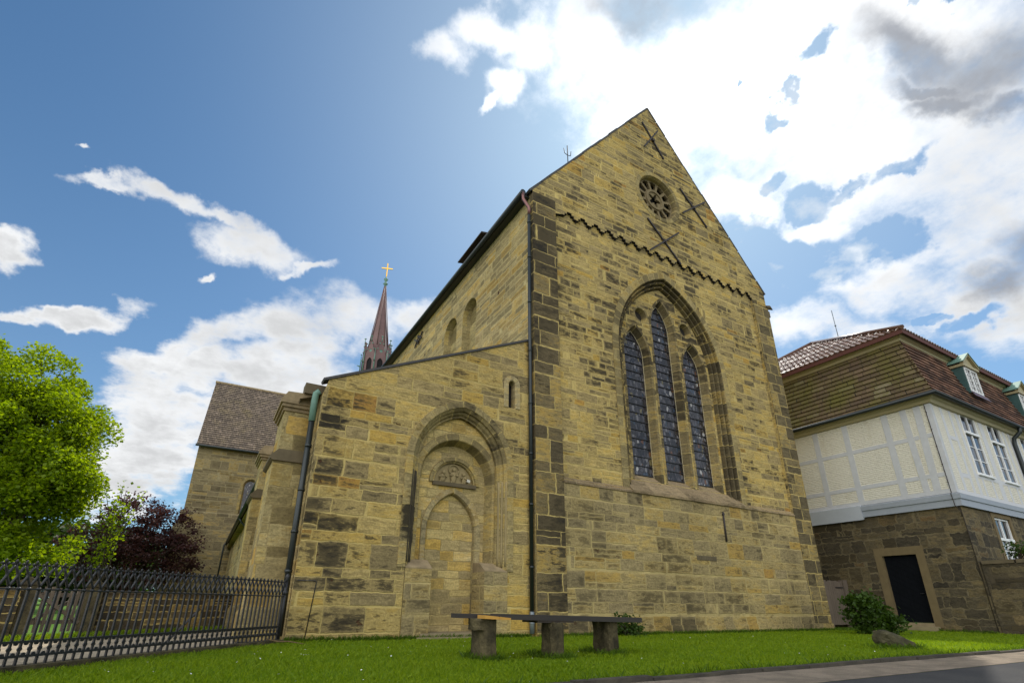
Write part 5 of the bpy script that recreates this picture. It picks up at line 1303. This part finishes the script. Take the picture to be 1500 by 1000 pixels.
tree('copper_beech', 'dark purple leaved tree standing left of the transept', 'tree', (-4.9, 46.5, 0),
     [((-5.0, 46.5, 5.6), (2.7, 2.6, 2.6)), ((-3.0, 46, 5.3), (2.0, 2., 2.1)), ((-6.8, 46.2, 3.8), (2.2, 2.2, 2.0)), ((-3.6, 45.6, 3.4), (2.6, 2.4, 1.9)), ((-1.6, 45.2, 3.6), (1.5, 1.6, 1.7))], 20000, .15, M['leaf_purple'], .2, 1.0, 12, 5, clump=.30, per=60, shell=.5)
tw = root('young_maple', 'thin upright young green tree in front of the purple tree', 'tree', (-5.4, 40, 0))
mb = MB(); P = []
for k in range(9):
    rr = random.Random(40 + k); a = Vector((-5.4, 40, 0)); b = Vector((-5.4 + rr.uniform(-1.0, 1.2), 40 + rr.uniform(-.6, .6), rr.uniform(5.6, 7.8)))
    pts = limb(mb, a, b, .05, .012, 0, 6, 90 + k)
    for q in pts[3:]:
        for j in range(16): P.append(q + Vector((rng.normal() * .17, rng.normal() * .17, rng.normal() * .3)))
mb.build('stems', M['bark'], tw); leaves('foliage', [tuple(p) for p in P], rng.uniform(.13, .24, len(P)), M['leaf'], tw)
# far trees closing the view beyond the churchyard
far = []
for k, (x, y, s) in enumerate(((-34, 92, 6.5), (-24, 88, 5.5), (-16, 95, 6.), (-43, 86, 7.), (-10, 90, 4.6), (-54, 92, 7.5), (-66, 80, 8.))):
    P = crown_points([((x, y, s * .95), (s, s, s * .95))], 5200, 1.1, 60, 300 + k, .5)
    t = root('far_tree', ['round far tree rising behind the field wall', 'smaller far tree beyond the gate'][k % 2] , 'tree', (x, y, 0), 'far trees beyond the churchyard')
    mb = MB(); mb.tube([(x, y, -.2), (x, y, s * .8)], [.4, .2], 7); mb.build('trunk', M['bark'], t)
    leaves('crown', P[P[:, 2] > 0], rng.uniform(.5, .95, int((P[:, 2] > 0).sum())), M['leaf_far'], t)
# evergreen bush by the house
def bush(name, label, base, ells, n, size, seed, mat):
    t = root(name, label, 'bush', base); b = Vector(base); mb = MB(); rr = random.Random(seed)
    for k in range(9):
        c, r = ells[k % len(ells)]; limb(mb, b + Vector((rr.uniform(-.1, .1), rr.uniform(-.1, .1), -.05)), Vector(c) + Vector((rr.uniform(-.7, .7) * r[0], rr.uniform(-.7, .7) * r[1], rr.uniform(-.2, .7) * r[2])), .025, .008, 0, 4, seed + k)
    mb.build('stems', M['bark'], t); P = crown_points(ells, n, .11, 26, seed, .45); P = P[P[:, 2] > .02]
    leaves('foliage', P, rng.uniform(size * .7, size * 1.3, len(P)), mat, t, flat=.8)
bush('evergreen_bush', 'dark green leafy bush standing in front of the house door', (18.15, 9.25, 0), [((18.0, 9.3, .74), (.46, .42, .42)), ((18.45, 9.1, .70), (.36, .4, .34)), ((18.05, 9.15, .36), (.4, .4, .3)), ((18.75, 8.95, .36), (.34, .36, .24)), ((17.85, 9.4, .98), (.22, .26, .18))], 3800, .10, 77, M['leaf_dark'])
bush('wall_shrub', 'small dark shrub growing at the foot of the church wall behind the bench', (9.95, 11.05, 0), [((9.95, 11.08, .25), (.32, .2, .24)), ((10.1, 11.02, .16), (.3, .2, .16)), ((9.8, 11.1, .36), (.16, .12, .16))], 1100, .06, 78, M['leaf_dark'])
bush('wall_creeper', 'small leafy sprig on the garden wall beside the ground floor window', (24.12, 7.0, 2.37), [((24.05, 7.0, 2.62), (.18, .3, .25)), ((24.0, 6.6, 2.6), (.16, .3, .2))], 500, .07, 79, M['leaf_dark'])

# ---- grass
def in_lawn(x, y):
    fx = FA.x + (FB.x - FA.x) * (y - FA.y) / (FB.y - FA.y)
    ok = (y > 4.64) & (x > fx + .14) & ~((x > AX - .05) & (x < XL) & (y > AY - .12)) & ~((x > XL - .1) & (x < XR + .1) & (y > YF - .1)) & (x < HX - .02) & (y < 12.3)
    ok &= ~((x > 4.25) & (x < 6.25) & (y > AY - .2))
    return ok
def blades(name, x, y, h, w, mat, lean=.45, **kw):
    n = len(x); th = rng.uniform(0, 2 * PI, n); la = rng.normal(size=(n, 2)) * lean * h[:, None]
    dx, dy = np.cos(th) * w / 2, np.sin(th) * w / 2; z = np.full(n, -.004)
    V = np.stack([np.stack([x - dx, y - dy, z], 1), np.stack([x + dx, y + dy, z], 1),
                  np.stack([x + dx * .75 + la[:, 0] * .4, y + dy * .75 + la[:, 1] * .4, h * .6], 1),
                  np.stack([x + la[:, 0], y + la[:, 1], h], 1)], 1).reshape(-1, 3)
    return fastmesh(name, V, np.arange(4 * n).reshape(n, 4), mat, None, **kw)
N = 420000
az = rng.uniform(R(-20), R(78), N); rad = 4.5 + 22 * rng.uniform(0, 1, N) ** 1.5
x, y = rad * np.sin(az), rad * np.cos(az); k = in_lawn(x, y); x, y, rad = x[k], y[k], rad[k]
patch = np.sin(x * 2.1 + 1.3 * np.sin(y * 1.7)) * np.sin(y * 2.6 + np.sin(x * 1.1)) * .25 + 1
h = rng.uniform(.022, .06, len(x)) * patch; w = rng.uniform(.004, .008, len(x)) * (.7 + rad / 10)
blades('grass', x, y, h, w, M['blade'], kind='stuff')
# taller tufts the mower leaves round the bench legs, the kerb and along the walls
tx, ty_ = [], []
def tuft_line(x0, y0, x1, y1, n, s): t = rng.uniform(0, 1, n); tx.append(x0 + (x1 - x0) * t + rng.normal(size=n) * s); ty_.append(y0 + (y1 - y0) * t + rng.normal(size=n) * s)
for x0, x1, y0, y1 in ((3.58, 3.86, 6.9, 7.42), (4.64, 4.96, 6.7, 7.38), (5.78, 6.14, 6.9, 7.52)):
    for a in ((x0, y0, x1, y0), (x0, y1, x1, y1), (x0, y0, x0, y1), (x1, y0, x1, y1)): tuft_line(*a, 260, .05)
tuft_line(1.6, AY - .06, 7.3, AY - .06, 5000, .03); tuft_line(7.4, YF - .1, 20, YF - .1, 9000, .03); tuft_line(-1, 4.68, 26, 4.68, 3200, .05);
tuft_line(20, 11.3, 23.6, 11.0, 4000, .25); tuft_line(23.6, 8, 23.6, 12, 2000, .05); tuft_line(11.9, 6.0, 13.2, 5.8, 900, .14)
tx, ty_ = np.concatenate(tx), np.concatenate(ty_)
blades('tall_grass', tx, ty_, rng.uniform(.04, .14, len(tx)) * rng.uniform(.5, 1.1, len(tx)), rng.uniform(.005, .011, len(tx)), M['blade_dark'], .35, kind='stuff')
n = 9000; t = rng.uniform(0, 1, n); s = rng.uniform(.16, .55, n)
gx = WA.x + (WB.x - WA.x) * t - wn.x * s; gy = WA.y + (WB.y - WA.y) * t - wn.y * s
blades('grass_margin_blades', gx, gy, rng.uniform(.04, .12, n), rng.uniform(.008, .014, n), M['blade'], .4, kind='stuff')
# daisies
N = 380; az = rng.uniform(R(-18), R(72), N); rad = rng.uniform(4.8, 17, N); x, y = rad * np.sin(az), rad * np.cos(az); k = in_lawn(x, y) & (np.sin(x * 1.3 + 2) * np.sin(y * 1.9 + x * .4) > -.1); x, y = x[k], y[k]
V, F = [], []
for a, b in zip(x, y):
    r = rng.uniform(.007, .011); z = rng.uniform(.045, .065); i0 = len(V); tl = rng.normal(size=2) * .3
    for j in range(6): cx, cy = r * math.cos(j * PI / 3), r * math.sin(j * PI / 3); V.append((a + cx, b + cy, z + cx * tl[0] + cy * tl[1]))
    F.append([i0 + j for j in range(6)])
fastmesh('daisies', V, F, M['daisy'], None, kind='stuff')
